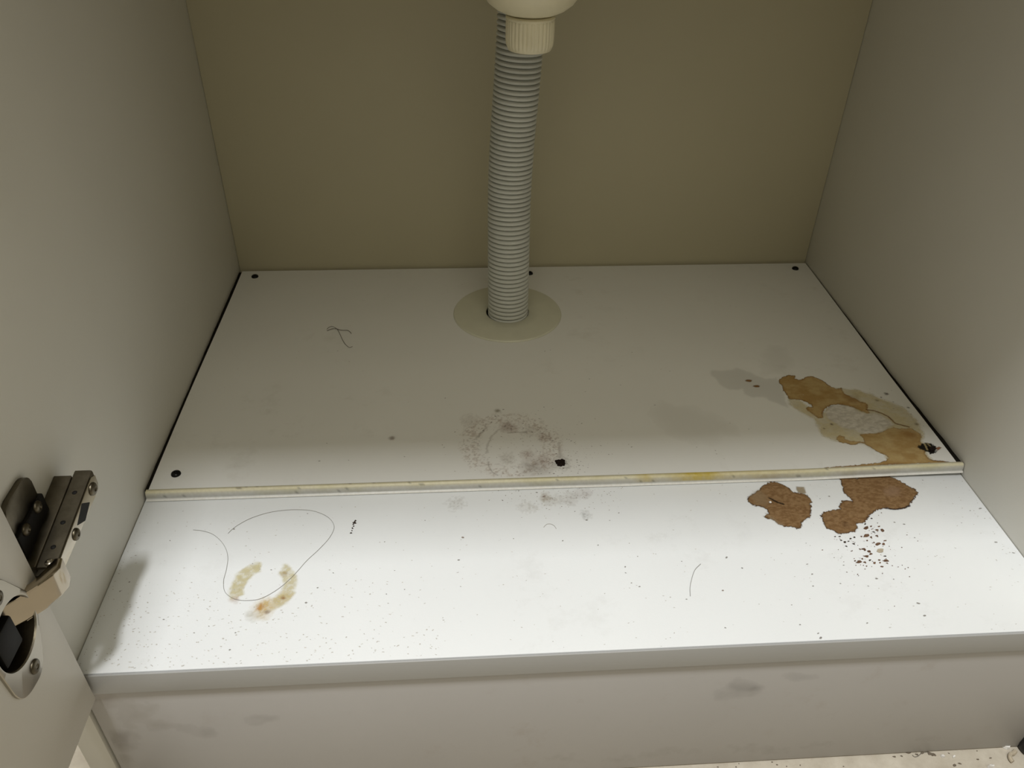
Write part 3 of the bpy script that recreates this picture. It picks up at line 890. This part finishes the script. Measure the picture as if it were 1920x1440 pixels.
# rust-coloured ring and speckle round the middle screw
P = Paint(195, 345, 138, 232, 0.5, 73)
rc2 = [(246.2, 171.9)][0]
x, y = P.warp(3.0, 0.08)
rad = np.hypot(x - rc2[0], y - rc2[1]); ang = np.arctan2(y - rc2[1], x - rc2[0])
sp = smooth(fbm(P.X * 0.8, P.Y * 0.8, 9, 5), -0.1, 0.5)
P.over(srgb(172, 122, 78), smooth(7 - np.abs(rad - 30), -4, 5) * 0.26 * sp)
P.blob([(245.6, 191.3)][0], 9.0, srgb(140, 88, 60), 0.7, 0.55, 0.8, 1)
P.blob([(270.9, 178.2)][0], 7.0, srgb(150, 98, 66), 0.5, 0.6, 0.8, 2)
P.blob([(258.5, 160.4)][0], 9.0, srgb(158, 112, 78), 0.45, 0.6, 0.8, 3)
P.blob([(267.9, 153.8)][0], 9.0, srgb(150, 108, 84), 0.5, 0.6, 0.8, 4)
P.blob([(242.4, 157.6)][0], 11.0, srgb(150, 128, 104), 0.3, 0.65, 0.8, 5)
P.blob([(216.3, 200.0)][0], 12.0, srgb(150, 122, 94), 0.25, 0.65, 0.8, 6)
P.blob([(261.3, 186.3)][0], 10.0, srgb(140, 104, 76), 0.3, 0.7, 0.8, 7)
P.blob([(238.7, 211.6)][0], 3.5, srgb(130, 118, 80), 0.6, 0.3, 0.5, 8)
P.blob([(261.2, 144.5)][0], 16.0, srgb(150, 138, 128), 0.3, 0.5, 0.15, 12)
P.blob([(281.7, 150.5)][0], 11.0, srgb(110, 96, 84), 0.45, 0.75, 0.6, 9)
P.stroke([(221.9, 180.4), (225.8, 186.9), (229.6, 191.5)], 1.3, srgb(110, 84, 64), 0.27, 0.7, 1.0)
P.stroke([(245.2, 185.1), (252.6, 185.7), (258.7, 185.0)], 0.9, srgb(112, 88, 66), 0.24, 0.7, 1.0)
P.stroke([(238.7, 189.2), (232.9, 181.8), (229.5, 172.6), (228.8, 163.5)], 1.2, srgb(140, 118, 96), 0.21, 0.9, 1.2)
P.stroke([(281.2, 172.2), (280.0, 155.9)], 1.5, srgb(140, 116, 96), 0.21, 0.9, 0.6)
P.stroke([(229.3, 153.8), (229.6, 148.5), (231.7, 143.3), (235.0, 139.8)], 0.8, srgb(110, 100, 95), 0.30, 0.5, 0.5)
rs = P.build('rust_smear', M['stain'], pan, on_panel(0.00012), 0.05, in_panel)

# yellow-green fleck and small dull dots on the panel
P = Paint(130, 260, 170, 320, 1.0, 79)
P.blob([(208.0, 287.2)][0], 3.6, srgb(120, 112, 56), 0.7, 0.4, 0.4, 1)
P.blob([(160.8, 182.8)][0], 3.4, srgb(118, 88, 62), 0.7, 0.3, 0.4, 2)
P.blob([(62.4, 324.7)][0], 4.0, srgb(126, 112, 92), 0.4, 0.3, 0.4, 3)
P.blob([(182.3, 223.6)][0], 4.0, srgb(120, 106, 86), 0.4, 0.6, 0.5, 4)
P.blob([(171.6, 220.3)][0], 4.0, srgb(120, 106, 86), 0.3, 0.6, 0.5, 5)
P.build('fleck', M['stain'], pan, on_panel(0.00011), 0.05, in_panel)

# ------------------------------------------------------------------ specks of dirt: too small to pick apart
def specks(name, parent, spots, zf, mat, seed):
    """spots: (x mm, y mm, radius mm, stretch, darkness 0..1, hue 0 grey .. 1 rust)"""
    r_ = random.Random(seed)
    vs, fs, cs = [], [], []
    for (x, y, r, st_, dk, hue) in spots:
        n = 6
        r *= 0.62
        dk *= 0.8
        a0 = r_.uniform(0, 6.28)
        tl = r_.uniform(-0.5, 0.5)
        b = len(vs)
        z = zf(x, y)
        cc = srgb(40, 36, 33) * (1 - hue) + srgb(96, 58, 34) * hue
        base = srgb(226, 224, 219)
        cc = cc * dk + base * (1 - dk)
        vs.append((x * MM, y * MM, z + r * 0.00012)); cs.append((*cc, 1))
        for k in range(n):
            t = a0 + 2 * math.pi * k / n
            rr = r * r_.uniform(0.55, 1.2)
            u, v = rr * st_ * math.cos(t), rr / st_ * math.sin(t)
            vs.append(((x + u * math.cos(tl) - v * math.sin(tl)) * MM, (y + u * math.sin(tl) + v * math.cos(tl)) * MM, z)); cs.append((*cc, 1))
        fs += [(b, b + 1 + k, b + 1 + (k + 1) % n) for k in range(n)]
    me = bpy.data.meshes.new(name)
    me.from_pydata(vs, [], fs)
    me.color_attributes.new('pigment', 'FLOAT_COLOR', 'POINT').data.foreach_set('color', np.array(cs, np.float32).ravel())
    o = link(name, me, mat, parent)
    o['kind'] = 'stuff'
    return o
M['speck'] = painted('dirt_speck', 0.8, False, None, 0.2)

R = random.Random(21)
spots = []
# seen singly in the middle of the shelf
for (x, y), r in zip([(160.9, 87.9), (186.0, 105.4), (207.4, 70.7), (210.2, 89.3), (242.6, 86.8), (261.1, 128.1), (265.5, 124.0), (249.0, 130.2), (237.5, 121.5), (239.8, 126.1), (273.6, 83.3), (284.7, 108.9), (291.5, 100.7), (295.7, 78.6), (306.6, 99.6), (313.7, 106.2), (319.0, 68.0), (309.7, 60.0), (309.1, 55.3), (311.3, 47.3), (315.7, 44.4), (341.7, 33.5), (381.9, 55.5), (374.7, 64.4), (365.0, 38.9), (345.7, 62.6), (168.4, 64.2), (175.0, 49.3), (164.4, 46.4), (208.3, 49.9)],
                     (0.7, 0.6, 1.1, 1.3, 0.7, 1.1, 1.6, 0.7, 0.9, 0.7, 1.0, 0.7, 1.2, 0.8, 0.7, 0.9, 0.7, 1.0, 0.8, 0.7, 1.0, 0.8, 0.9, 1.2, 1.3, 0.6, 0.6, 0.6, 0.6, 0.6)):
    spots.append((x, y, r, R.uniform(1, 1.5), 0.8, 1.0 if abs(r - 1.6) < .01 or abs(r - 1.3) < .01 else 0.1))
for (x, y), r in zip([(109.1, 115.3), (64.2, 103.6), (118.1, 42.4), (26.4, 95.6), (39.3, 34.7), (80.8, 12.2), (-0.6, 81.3), (123.5, 53.3), (65.8, 28.7), (58.7, 24.6), (2.0, 67.8), (11.6, 63.2), (8.2, 56.4), (112.7, 131.4), (81.5, 73.9), (93.6, 68.4), (131.4, 64.2), (81.7, 23.4)],
                     (0.9, 1.2, 1.4, 0.7, 0.9, 1.0, 1.6, 0.9, 0.7, 0.8, 0.9, 0.8, 0.9, 0.6, 0.7, 0.8, 0.7, 0.8)):
    spots.append((x, y, r, 1.25, 0.7, 1.0 if r == 1.6 else 0.1))
for (x, y), r in zip([(478.9, 23.6), (478.7, 14.7), (359.0, 12.3), (402.9, 12.2), (402.9, 26.3), (411.6, 2.9), (417.0, 0.1), (411.2, 5.8), (442.5, 11.3), (351.6, 0.1)], (1.5, 1.5, 0.9, 0.8, 0.6, 1.6, 1.1, 1.0, 1.0, 0.8)):
    spots.append((x, y, r, 1.3, 0.78, 0.15))
for (x, y), r in zip([(382.0, 55.4), (423.6, 56.5), (423.7, 48.5), (420.9, 39.5), (462.1, 43.1), (494.8, 88.9), (500.4, 87.0), (501.7, 74.9), (438.4, 40.5), (533.2, 127.8), (429.2, 73.7), (460.7, 115.1), (453.5, 113.0), (442.5, 60.9), (446.1, 54.6), (454.5, 37.8), (472.5, 42.1)],
                     (0.9, 0.9, 1.0, 0.9, 1.3, 1.0, 1.1, 0.8, 0.8, 0.7, 0.6, 1.0, 0.6, 0.7, 0.8, 0.8, 0.7)):
    spots.append((x, y, r, 1.3, 0.75, 0.1))
for (x, y), r in zip([(559.3, 98.7), (557.2, 89.5), (552.9, 68.5), (562.9, 66.5), (551.1, 97.0), (559.0, 59.1), (539.3, 86.3)], (1.3, 0.8, 1.4, 1.5, 0.8, 1.3, 0.8)):
    spots.append((x, y, r, 1.5, 0.7, 0.0))
# rusty cluster under the middle of the strip
cl = [(279.9, 125.2)][0]
for _ in range(150):
    x, y = R.gauss(cl[0], 24), R.gauss(cl[1], 7)
    if y < 131:
        spots.append((x, y, R.uniform(0.25, 0.7), R.uniform(1, 1.6), R.uniform(0.35, 0.7), R.uniform(0.2, 0.9)))
# light grey scatter, denser at the ends and at the front left
for _ in range(520):
    x = W * 1000 * (R.random() if R.random() < 0.55 else (R.random() ** 2.2 * 0.45 if R.random() < .6 else 1 - R.random() ** 2.2 * 0.2))
    y = R.uniform(2, 131)
    spots.append((min(max(x, 3), W * 1000 - 3), y, R.uniform(0.25, 0.7), R.uniform(1, 2.0), R.uniform(0.12, 0.4), R.uniform(0, 0.5)))
for _ in range(120):
    spots.append((R.gauss(450, 26), R.uniform(30, 130), R.uniform(0.2, 0.5), 1.3, R.uniform(0.2, 0.6), R.uniform(0.2, 0.9)))
def in_patch(q):
    p = np.array([[q[0]]]), np.array([[q[1]]])
    return max(poly_sd(*p, patchA)[0, 0], poly_sd(*p, patchB)[0, 0]) > -0.6
for _ in range(320):
    spots.append((15 + 185 * R.random() ** 1.3, 3 + 55 * R.random() ** 1.5, R.uniform(0.3, 0.9), R.uniform(1, 2.0), R.uniform(0.05, 0.22), R.uniform(0, 0.4)))
spots = [q for q in spots if 2 < q[0] < W * 1000 - 2 and 2 < q[1] < 131 and not in_patch(q)]
specks('dirt_specks', shelf, spots, lambda x, y: S + 0.00022, M['speck'], 3)

spots = []
for (x, y), r in zip([(199.1, 229.2), (243.2, 213.0), (236.8, 204.9), (233.5, 197.7), (227.0, 188.5), (256.8, 195.7), (274.4, 214.6), (269.4, 200.7), (273.8, 151.3), (276.7, 174.9), (290.2, 173.9), (292.4, 172.1), (300.5, 193.6), (269.9, 183.5), (262.7, 185.1), (243.3, 192.9), (286.1, 157.8), (271.0, 140.7), (273.8, 139.7), (291.4, 150.5), (292.4, 147.4), (292.4, 143.1), (290.5, 139.4), (277.8, 160.4), (264.7, 163.7), (256.6, 189.9), (248.5, 192.7), (206.3, 187.7), (281.0, 144.9), (283.9, 149.5), (213.2, 165.6), (270.4, 155.0)],
                     (1.0, 1.6, 1.6, 1.2, 1.5, 1.6, 1.2, 1.0, 1.6, 1.4, 1.3, 1.2, 1.1, 1.4, 1.4, 1.6, 1.0, 1.2, 1.3, 0.9, 1.1, 0.8, 0.9, 1.3, 1.0, 1.3, 1.6, 1.4, 1.6, 1.6, 0.9, 0.9)):
    spots.append((x, y, r * 0.72, 1.35, 0.72, 0.45))
for (x, y), r in zip([(111.7, 160.0), (114.9, 178.9), (120.8, 282.0), (109.7, 298.2), (32.4, 439.2), (92.7, 433.7), (215.2, 407.9), (282.7, 291.0), (287.4, 292.7), (291.9, 359.7), (199.2, 228.8), (131.9, 160.0), (170.6, 162.0)],
                     (1.3, 1.0, 0.9, 1.1, 1.3, 0.9, 0.9, 1.2, 0.9, 0.9, 0.8, 0.9, 1.0)):
    spots.append((x, y, r * 0.8, 1.4, 0.6, 0.3))
for (x, y), r in zip([(332.8, 165.3), (379.8, 162.9), (392.5, 158.6), (392.3, 155.0), (360.1, 213.6), (381.9, 258.0), (314.4, 249.9), (308.9, 232.9), (338.0, 240.6), (411.9, 189.2), (424.0, 181.5), (356.1, 286.7)],
                     (1.3, 1.0, 1.1, 0.9, 1.2, 1.1, 1.3, 0.9, 0.9, 0.8, 0.8, 1.2)):
    spots.append((x, y, r * 0.8, 1.4, 0.55, 0.2))
c1 = [(257.6, 171.4)][0]
c2 = [(279.2, 149.8)][0]
for _ in range(230):
    spots.append((R.gauss(c1[0], 32), R.gauss(c1[1], 18), R.uniform(0.25, 0.75), R.uniform(1, 2), R.uniform(0.2, 0.6), R.uniform(0.3, 1)))
for _ in range(110):
    spots.append((R.gauss(c2[0], 13), R.gauss(c2[1], 6), R.uniform(0.25, 0.7), R.uniform(1, 1.7), R.uniform(0.35, 0.8), R.uniform(0.1, 0.7)))
for _ in range(140):
    spots.append((R.uniform(8, W * 1000 - 10), R.uniform(140, 430), R.uniform(0.25, 0.6), R.uniform(1, 1.8), R.uniform(0.12, 0.4), R.uniform(0.1, 0.6)))
c3 = [(553.3, 195.3)][0]
for _ in range(60):
    spots.append((R.gauss(c3[0], 14), R.gauss(c3[1], 14), R.uniform(0.25, 0.7), 1.3, R.uniform(0.3, 0.8), R.uniform(0.2, 0.8)))
spots = [q for q in spots if 6 < q[0] < edge_r(q[1]) - 1.5 and YP + 2 < q[1] < 438 and math.hypot(q[0] - HX, q[1] - HY) > 50]
specks('dirt_specks', pan, spots, lambda x, y: S + HP + 0.00022 + float(lift(x * MM, y * MM)), M['speck'], 5)

# ------------------------------------------------------------------ wood crumbs below the right patch
def pebble(bm, c, sx, sy, sz, rr):
    v = []
    a = rr.uniform(-0.7, 0.7)
    sx, sy = sx * 1.15, sy * 0.85
    for k in range(6):
        t = 2 * math.pi * k / 6 + rr.uniform(-.35, .35)
        q = rr.uniform(0.55, 1.25)
        u, w_ = sx * q * math.cos(t), sy * q * math.sin(t)
        v.append(bm.verts.new((c[0] + u * math.cos(a) - w_ * math.sin(a), c[1] + u * math.sin(a) + w_ * math.cos(a), c[2])))
    w = []
    for k in range(6):
        t = 2 * math.pi * k / 6 + rr.uniform(-.3, .3)
        q = rr.uniform(0.35, 0.8)
        w.append(bm.verts.new((c[0] + sx * q * math.cos(t), c[1] + sy * q * math.sin(t), c[2] + sz * rr.uniform(.7, 1.1))))
    bm.faces.new(v[::-1]); bm.faces.new(w)
    for k in range(6):
        bm.faces.new((v[k], v[(k + 1) % 6], w[(k + 1) % 6], w[k]))
M['crumb'] = plain('wood_crumb', (0.20, 0.115, 0.07), 0.85, 0, 0.2, 0.5, 500)
M['crumb_pale'] = plain('pale_chip', (0.52, 0.45, 0.34), 0.8, 0, 0.2, 0.2, 500)
crumb_px = [(473.5, 84.7), (477.5, 86.1), (482.8, 85.8), (483.3, 82.2), (480.1, 82.7), (471.0, 78.1), (467.5, 77.7), (473.4, 76.7), (469.5, 73.9), (477.6, 77.8), (481.2, 73.3), (475.4, 70.6), (478.9, 70.4), (473.3, 72.0), (464.2, 66.9), (466.8, 64.7), (467.2, 62.6), (463.2, 60.9), (461.9, 67.0), (460.0, 59.2), (456.8, 56.5), (454.7, 57.6), (460.2, 56.1), (466.3, 55.4), (469.9, 55.4), (474.4, 56.8), (474.1, 54.8), (470.2, 57.6), (469.7, 52.2), (460.2, 53.1), (462.6, 77.1), (459.5, 76.1), (452.8, 75.0), (454.7, 73.3), (457.3, 73.9), (459.6, 71.6), (453.1, 78.2), (450.1, 78.3), (454.0, 69.9), (474.5, 88.4), (481.0, 93.2), (477.0, 81.1), (464.4, 57.7), (475.4, 60.5)]
big = {0, 3, 5, 11, 12, 14, 15, 16, 17, 20, 25}
bm = bmesh.new(); bm2 = bmesh.new()
rr = random.Random(5)
for i, (x, y) in enumerate(crumb_px):
    s = 1.5 if i in big else 0.75
    s *= rr.uniform(0.8, 1.2)
    tgt = bm if i < 30 else bm2
    pebble(tgt, (x * MM, y * MM, S + 0.0001), s * rr.uniform(0.9, 1.5) * MM, s * rr.uniform(0.7, 1.1) * MM, s * 0.6 * MM, rr)
for _ in range(70):
    x, y = rr.gauss(crumb_px[14][0] + 3, 14), rr.gauss(crumb_px[14][1] + 2, 16)
    if y < 100:
        pebble(bm, (x * MM, y * MM, S + 0.0001), rr.uniform(.2, .5) * MM, rr.uniform(.2, .5) * MM, 0.3 * MM, rr)
o = bm_obj('wood_crumbs', bm, M['crumb'])
o['kind'] = 'stuff'
tag(o, 'brown wood crumbs scattered on white shelf below the larger bare patch', 'crumbs')
o = bm_obj('dirt_crumbs', bm2, M['crumb_dark'])
o['kind'] = 'stuff'
tag(o, 'tiny dark dirt crumbs in a short row under the right bare patch', 'crumbs')
chip = [(471.6, 64.4), (473.2, 66.4), (475.6, 66.7), (477.0, 66.3), (475.6, 63.8), (473.1, 63.3)]
bm = bmesh.new()
add_prism(bm, [(a * MM, b * MM) for a, b in chip], ((0, 0, S + 0.0001), (1, 0, 0), (0, 1, 0)), 0.0005, 0.00015, 1)
o = bm_obj('wood_chip', bm, M['crumb_pale'])
tag(o, 'pale beige flat wood chip lying among the brown crumbs', 'chip')
pc = [(417.8, 110.4)][0]
bm = bmesh.new()
add_lathe(bm, [(0.0004, 0), (0.0008, 0.0004), (0.0009, 0.0008), (0.0006, 0.0013), (0.0002, 0.0015)], (pc[0] * MM, pc[1] * MM, S + 0.0003), (0, 0, 1), 12)
o = bm_obj('paint_blob', bm, M['paper'], None, True)
tag(o, 'tiny white bead of paint on the left bare chipboard patch', 'bead')
fk = [(140.9, 107.1), (140.3, 105.5), (139.8, 104.2), (140.2, 102.5), (139.6, 100.6), (139.4, 98.6), (139.1, 96.5)]
bm = bmesh.new()
for i, (x, y) in enumerate(fk):
    pebble(bm, (x * MM, y * MM, S + 0.0001), (0.9, 1.3, 0.8, 0.5, 0.7, 0.4, 0.8)[i] * MM, (0.9, 1.0, 0.6, 0.6, 0.7, 0.5, 0.6)[i] * MM, 0.0006, rr)
o = bm_obj('dirt_flake', bm, M['crumb_dark'])
tag(o, 'small dark upright dirt flake on the shelf, right of the long hair loop', 'flake')

# ------------------------------------------------------------------ hairs
def hair(name, label, pts, z, r, mat='hair', group=None, lift_=0.0):
    n = len(pts)
    path = smooth_path([(x * MM, y * MM, z + r + lift_ * math.sin(math.pi * i / (n - 1))) for i, (x, y) in enumerate(pts)], 8)
    bm = bmesh.new()
    add_tube(bm, path, r, 6)
    o = bm_obj(name, bm, M[mat], None, True)
    tag(o, label, 'hair', group)
    return o
hair('hair', 'long fine hair in a loose loop across the yellow ring stain', [(38.6, 104.0), (44.9, 102.8), (51.7, 99.7), (58.1, 93.7), (62.8, 86.7), (65.6, 79.2), (66.7, 69.8), (66.9, 61.7), (69.0, 53.8), (73.0, 49.3), (77.8, 46.6), (83.9, 45.7), (90.6, 46.4), (96.8, 50.2), (102.7, 56.0), (108.4, 64.2), (114.1, 74.5), (120.2, 83.2), (125.5, 92.3), (127.8, 101.1), (125.6, 107.8), (120.2, 113.4), (112.0, 117.6), (103.2, 119.0), (93.5, 119.0), (83.3, 117.2), (73.6, 113.0), (67.1, 108.0), (63.3, 103.6), (61.3, 99.9)], S + 0.0002, 0.00012, 'hair_grey')
hair('hair', 'short curved hair standing out on the bare white front of the shelf', [(357.0, 59.9), (352.0, 55.0), (348.0, 47.4), (345.7, 41.4), (344.4, 35.5)], S + 0.0002, 0.00016, 'hair_grey')
hair('hair', 'small arched hair on the shelf below the rusty specks', [(262.7, 95.5), (264.9, 98.0), (267.5, 98.2), (269.7, 96.4), (270.7, 93.8)], S + 0.0002, 0.00014, 'hair_pale')
hair('hair', 'crooked hair with a long tail on the panel, left of the pipe', [(96.9, 332.3), (98.1, 335.2), (100.2, 336.6), (102.7, 335.4), (104.8, 333.1), (106.8, 329.5), (108.9, 323.7), (111.6, 315.8), (114.5, 308.8), (117.2, 304.6), (119.2, 302.6), (121.3, 304.1)], S + HP + 0.0002, 0.00022)
hair('hair', 'short wavy hair crossing the crooked one, left of the pipe', [(97.3, 329.1), (99.4, 330.8), (101.9, 332.2), (104.9, 332.0), (108.2, 330.1), (111.3, 329.4), (114.4, 329.2), (116.4, 327.7), (118.5, 324.0)], S + HP + 0.0006, 0.00024)

# ================================================================== pipe collar, corrugated hose, bottle trap
bm = bmesh.new()
add_lathe(bm, [(0.0192, 0.0), (0.0192, 0.0015), (0.0200, 0.0021), (0.0300, 0.0021), (0.0455, 0.0019), (0.0478, 0.0014), (0.0486, 0.0004), (0.0486, 0.0)], (HX * MM, HY * MM, S + HP + 0.0001), (0, 0, 1), 72, None, False)
bm.faces.ensure_lookup_table()
vs_ = list(bm.verts)
for k in range(72):
    bm.faces.new((vs_[k], vs_[(k + 1) % 72], vs_[7 * 72 + (k + 1) % 72], vs_[7 * 72 + k]))
o = bm_obj('pipe_collar', bm, M['collar'], None, True)
tag(o, 'flat round ivory pipe collar lying on the panel round the hose', 'collar')

hose = thing('corrugated_hose', 'grey ribbed flexible drain hose rising from the panel', 'hose', (HX * MM, HY * MM, S))
hpath = smooth_path([(0.2555, 0.3530, S - 0.030), (0.2553, 0.3535, S + 0.03), (0.2552, 0.3560, S + 0.08), (0.2554, 0.3600, S + 0.12), (0.2572, 0.3620, S + 0.165), (0.2600, 0.3630, S + 0.21), (0.2620, 0.3650, S + 0.25), (0.2625, 0.3680, S + 0.29), (0.2625, 0.3690, S + 0.345)], 60)
PITCH = 0.0039
def rib(ln):
    t = (ln / PITCH) % 1.0
    return 0.0131 + 0.0048 * min(1.0, 1.22 * abs(math.sin(math.pi * t)) ** 0.62)
# resample evenly so that every rib has the same number of rings
L = [0.0]
for a, b in zip(hpath, hpath[1:]):
    L.append(L[-1] + (b - a).length)
step = PITCH / 10
even, j = [], 0
for i in range(int(L[-1] / step)):
    s = i * step
    while L[j + 1] < s:
        j += 1
    even.append(hpath[j].lerp(hpath[j + 1], (s - L[j]) / (L[j + 1] - L[j])))
bm = bmesh.new()
add_tube(bm, even, rib, 40)
ho = bm_obj('ribbed_tube', bm, M['hose'], hose)
for p_ in ho.data.polygons:
    p_.use_smooth = True
bm = bmesh.new()
add_lathe(bm, [(0.0205, 0), (0.0215, 0.002), (0.0215, 0.02), (0.019, 0.024), (0.019, 0.03)], (0.2625, 0.3690, S + 0.335), (0, 0, 1), 36)
bm_obj('hose_nut', bm, M['trap'], hose, True)

trap = thing('bottle_trap', 'cream plastic bottle trap with ribbed cap hanging at the top of the frame', 'sink trap', (0.2640, 0.3120, S + 0.2445))
TX, TY, TZ = 0.2640, 0.3120, S + 0.2445
bm = bmesh.new()
prof = [(0.0125, -0.002), (0.0148, -0.002), (0.0155, -0.0005), (0.0160, 0.0015), (0.0163, 0.0045), (0.0163, 0.0160), (0.0163, 0.0175), (0.0168, 0.0180), (0.0168, 0.0190), (0.0160, 0.0198), (0.0120, 0.0200)]
def knurl(t, i):
    return 1 + (0.055 * (abs(math.sin(17 * t)) ** 0.7 - 0.6) if 3 <= i <= 5 else 0)
add_lathe(bm, prof, (TX, TY, TZ), (0, 0, 1), 228, knurl)
bm_obj('cleanout_cap', bm, M['trap'], trap, True)
bm = bmesh.new()
add_lathe(bm, [(0.0100, 0.0198), (0.0128, 0.0200), (0.0134, 0.0207), (0.0180, 0.0214), (0.0235, 0.0238), (0.0285, 0.0275), (0.0322, 0.0325), (0.0342, 0.0390), (0.0350, 0.0480), (0.0350, 0.085), (0.034, 0.090), (0.0345, 0.091), (0.0345, 0.112), (0.026, 0.116), (0.018, 0.117)], (TX, TY, TZ), (0, 0, 1), 64)
bm_obj('trap_bowl', bm, M['trap'], trap, True)
bm = bmesh.new()
add_lathe(bm, [(0.016, 0.117), (0.016, 0.30), (0.030, 0.31), (0.036, 0.340), (0.036, 0.350)], (TX, TY, TZ), (0, 0, 1), 40)
bm_obj('tail_pipe', bm, M['trap'], trap, True)
bm = bmesh.new()
add_tube(bm, smooth_path([(TX, TY + 0.025, S + 0.345), (TX, TY + 0.038, S + 0.352), (TX - 0.0005, TY + 0.050, S + 0.362), (0.2625, 0.3690, S + 0.372), (0.2625, 0.3692, S + 0.362)], 6)[:-6], 0.012, 24)
bm_obj('outlet_elbow', bm, M['trap'], trap, True)

# ================================================================== things on the room floor
bm = bmesh.new()
fx = [(589.2, 0.4)][0]
add_lathe(bm, [(0.0090, 0.0), (0.0105, 0.0012), (0.0112, 0.006), (0.0106, 0.012), (0.0085, 0.019), (0.0065, 0.024), (0.0065, 0.034)], (fx[0] * MM, fx[1] * MM, 0.0002), (0, 0, 1), 32)
o = bm_obj('furniture_foot', bm, M['black_plastic'], None, True)
tag(o, 'round black plastic foot on the floor at the right edge of the photo', 'foot')

def scrap(name, label, cat, pts, h, mat, group=None):
    bm = bmesh.new()
    rr = random.Random(len(label))
    lo = [bm.verts.new((a * MM, b * MM, 0.0002)) for a, b in pts]
    cx = sum(a for a, b in pts) / len(pts); cyy = sum(b for a, b in pts) / len(pts)
    hi = [bm.verts.new(((cx + (a - cx) * 0.75) * MM, (cyy + (b - cyy) * 0.75) * MM, 0.0002 + h * rr.uniform(0.6, 1.2))) for a, b in pts]
    n = len(pts)
    bm.faces.new(lo[::-1]); bm.faces.new(hi)
    for k in range(n):
        bm.faces.new((lo[k], lo[(k + 1) % n], hi[(k + 1) % n], hi[k]))
    o = bm_obj(name, bm, mat)
    tag(o, label, cat, group)
scrap('plaster_flake', 'largest white flake on the floor, by the right end of the kick board', 'flake', [(568.0, 2.9), (569.9, 2.2), (572.5, 2.8), (574.0, 1.6), (573.1, 0.2), (570.7, -0.2), (569.2, 1.0)], 0.0025, M['paper'], 'white flakes on the floor')
scrap('plaster_flake', 'white flake at the bottom edge of the photo, far right', 'flake', [(551.0, -10.7), (554.0, -9.8), (555.6, -10.8), (554.9, -12.0), (551.1, -11.8)], 0.0025, M['paper'], 'white flakes on the floor')
scrap('plaster_flake', 'left of two small white flakes against the kick board foot', 'flake', [(523.6, -1.6), (525.7, -1.1), (526.3, -2.9), (523.9, -3.2)], 0.0015, M['paper'], 'white flakes on the floor')
scrap('plaster_flake', 'right of two small white flakes against the kick board foot', 'flake', [(531.4, -2.6), (532.9, -2.3), (532.8, -3.6), (531.2, -3.8)], 0.0015, M['paper'], 'white flakes on the floor')
sp_ = [(575.1, -1.9), (572.8, -3.4), (570.5, -4.0), (569.1, -5.7), (568.7, -7.8), (569.1, -9.1)]
bm = bmesh.new()
add_tube(bm, smooth_path([(a * MM, b * MM, 0.0016) for a, b in sp_], 6), 0.0014, 8)
o = bm_obj('paper_curl', bm, M['crumb_pale'], None, True)
tag(o, 'curled pale strip of paper on the floor beside the black foot', 'scrap')
bm = bmesh.new()
for (a, b), s in zip([(503.7, 1.6), (517.9, 0.0), (519.7, -0.7), (492.5, -0.6), (508.4, -0.0), (512.6, 1.1), (497.6, -0.5), (529.9, -8.5), (556.5, -5.1), (547.5, -5.5), (533.9, -7.6)], (1.6, 2.0, 1.2, 0.8, 1.0, 1.0, 0.7, 1.2, 0.8, 0.7, 0.8)):
    pebble(bm, (a * MM, b * MM, 0.0001), s * 1.3 * MM, s * 0.8 * MM, 0.0006, rr)
for _ in range(30):
    x, y = rr.uniform(120, 580), -abs(rr.gauss(0, 8)) + 2
    pebble(bm, (x * MM, y * MM, 0.0001), rr.uniform(.3, .8) * MM, rr.uniform(.3, .6) * MM, 0.0004, rr)
o = bm_obj('floor_grit', bm, M['grit'])
o['kind'] = 'stuff'
tag(o, 'dark grit along the foot of the kick board', 'grit')
hair('hair', 'fine hair looped on the floor against the kick board', [(505.0, -0.2), (505.9, -1.5), (508.1, -1.3), (510.6, -0.0), (512.9, 1.0), (516.7, 1.3)], 0.0002, 0.0002)
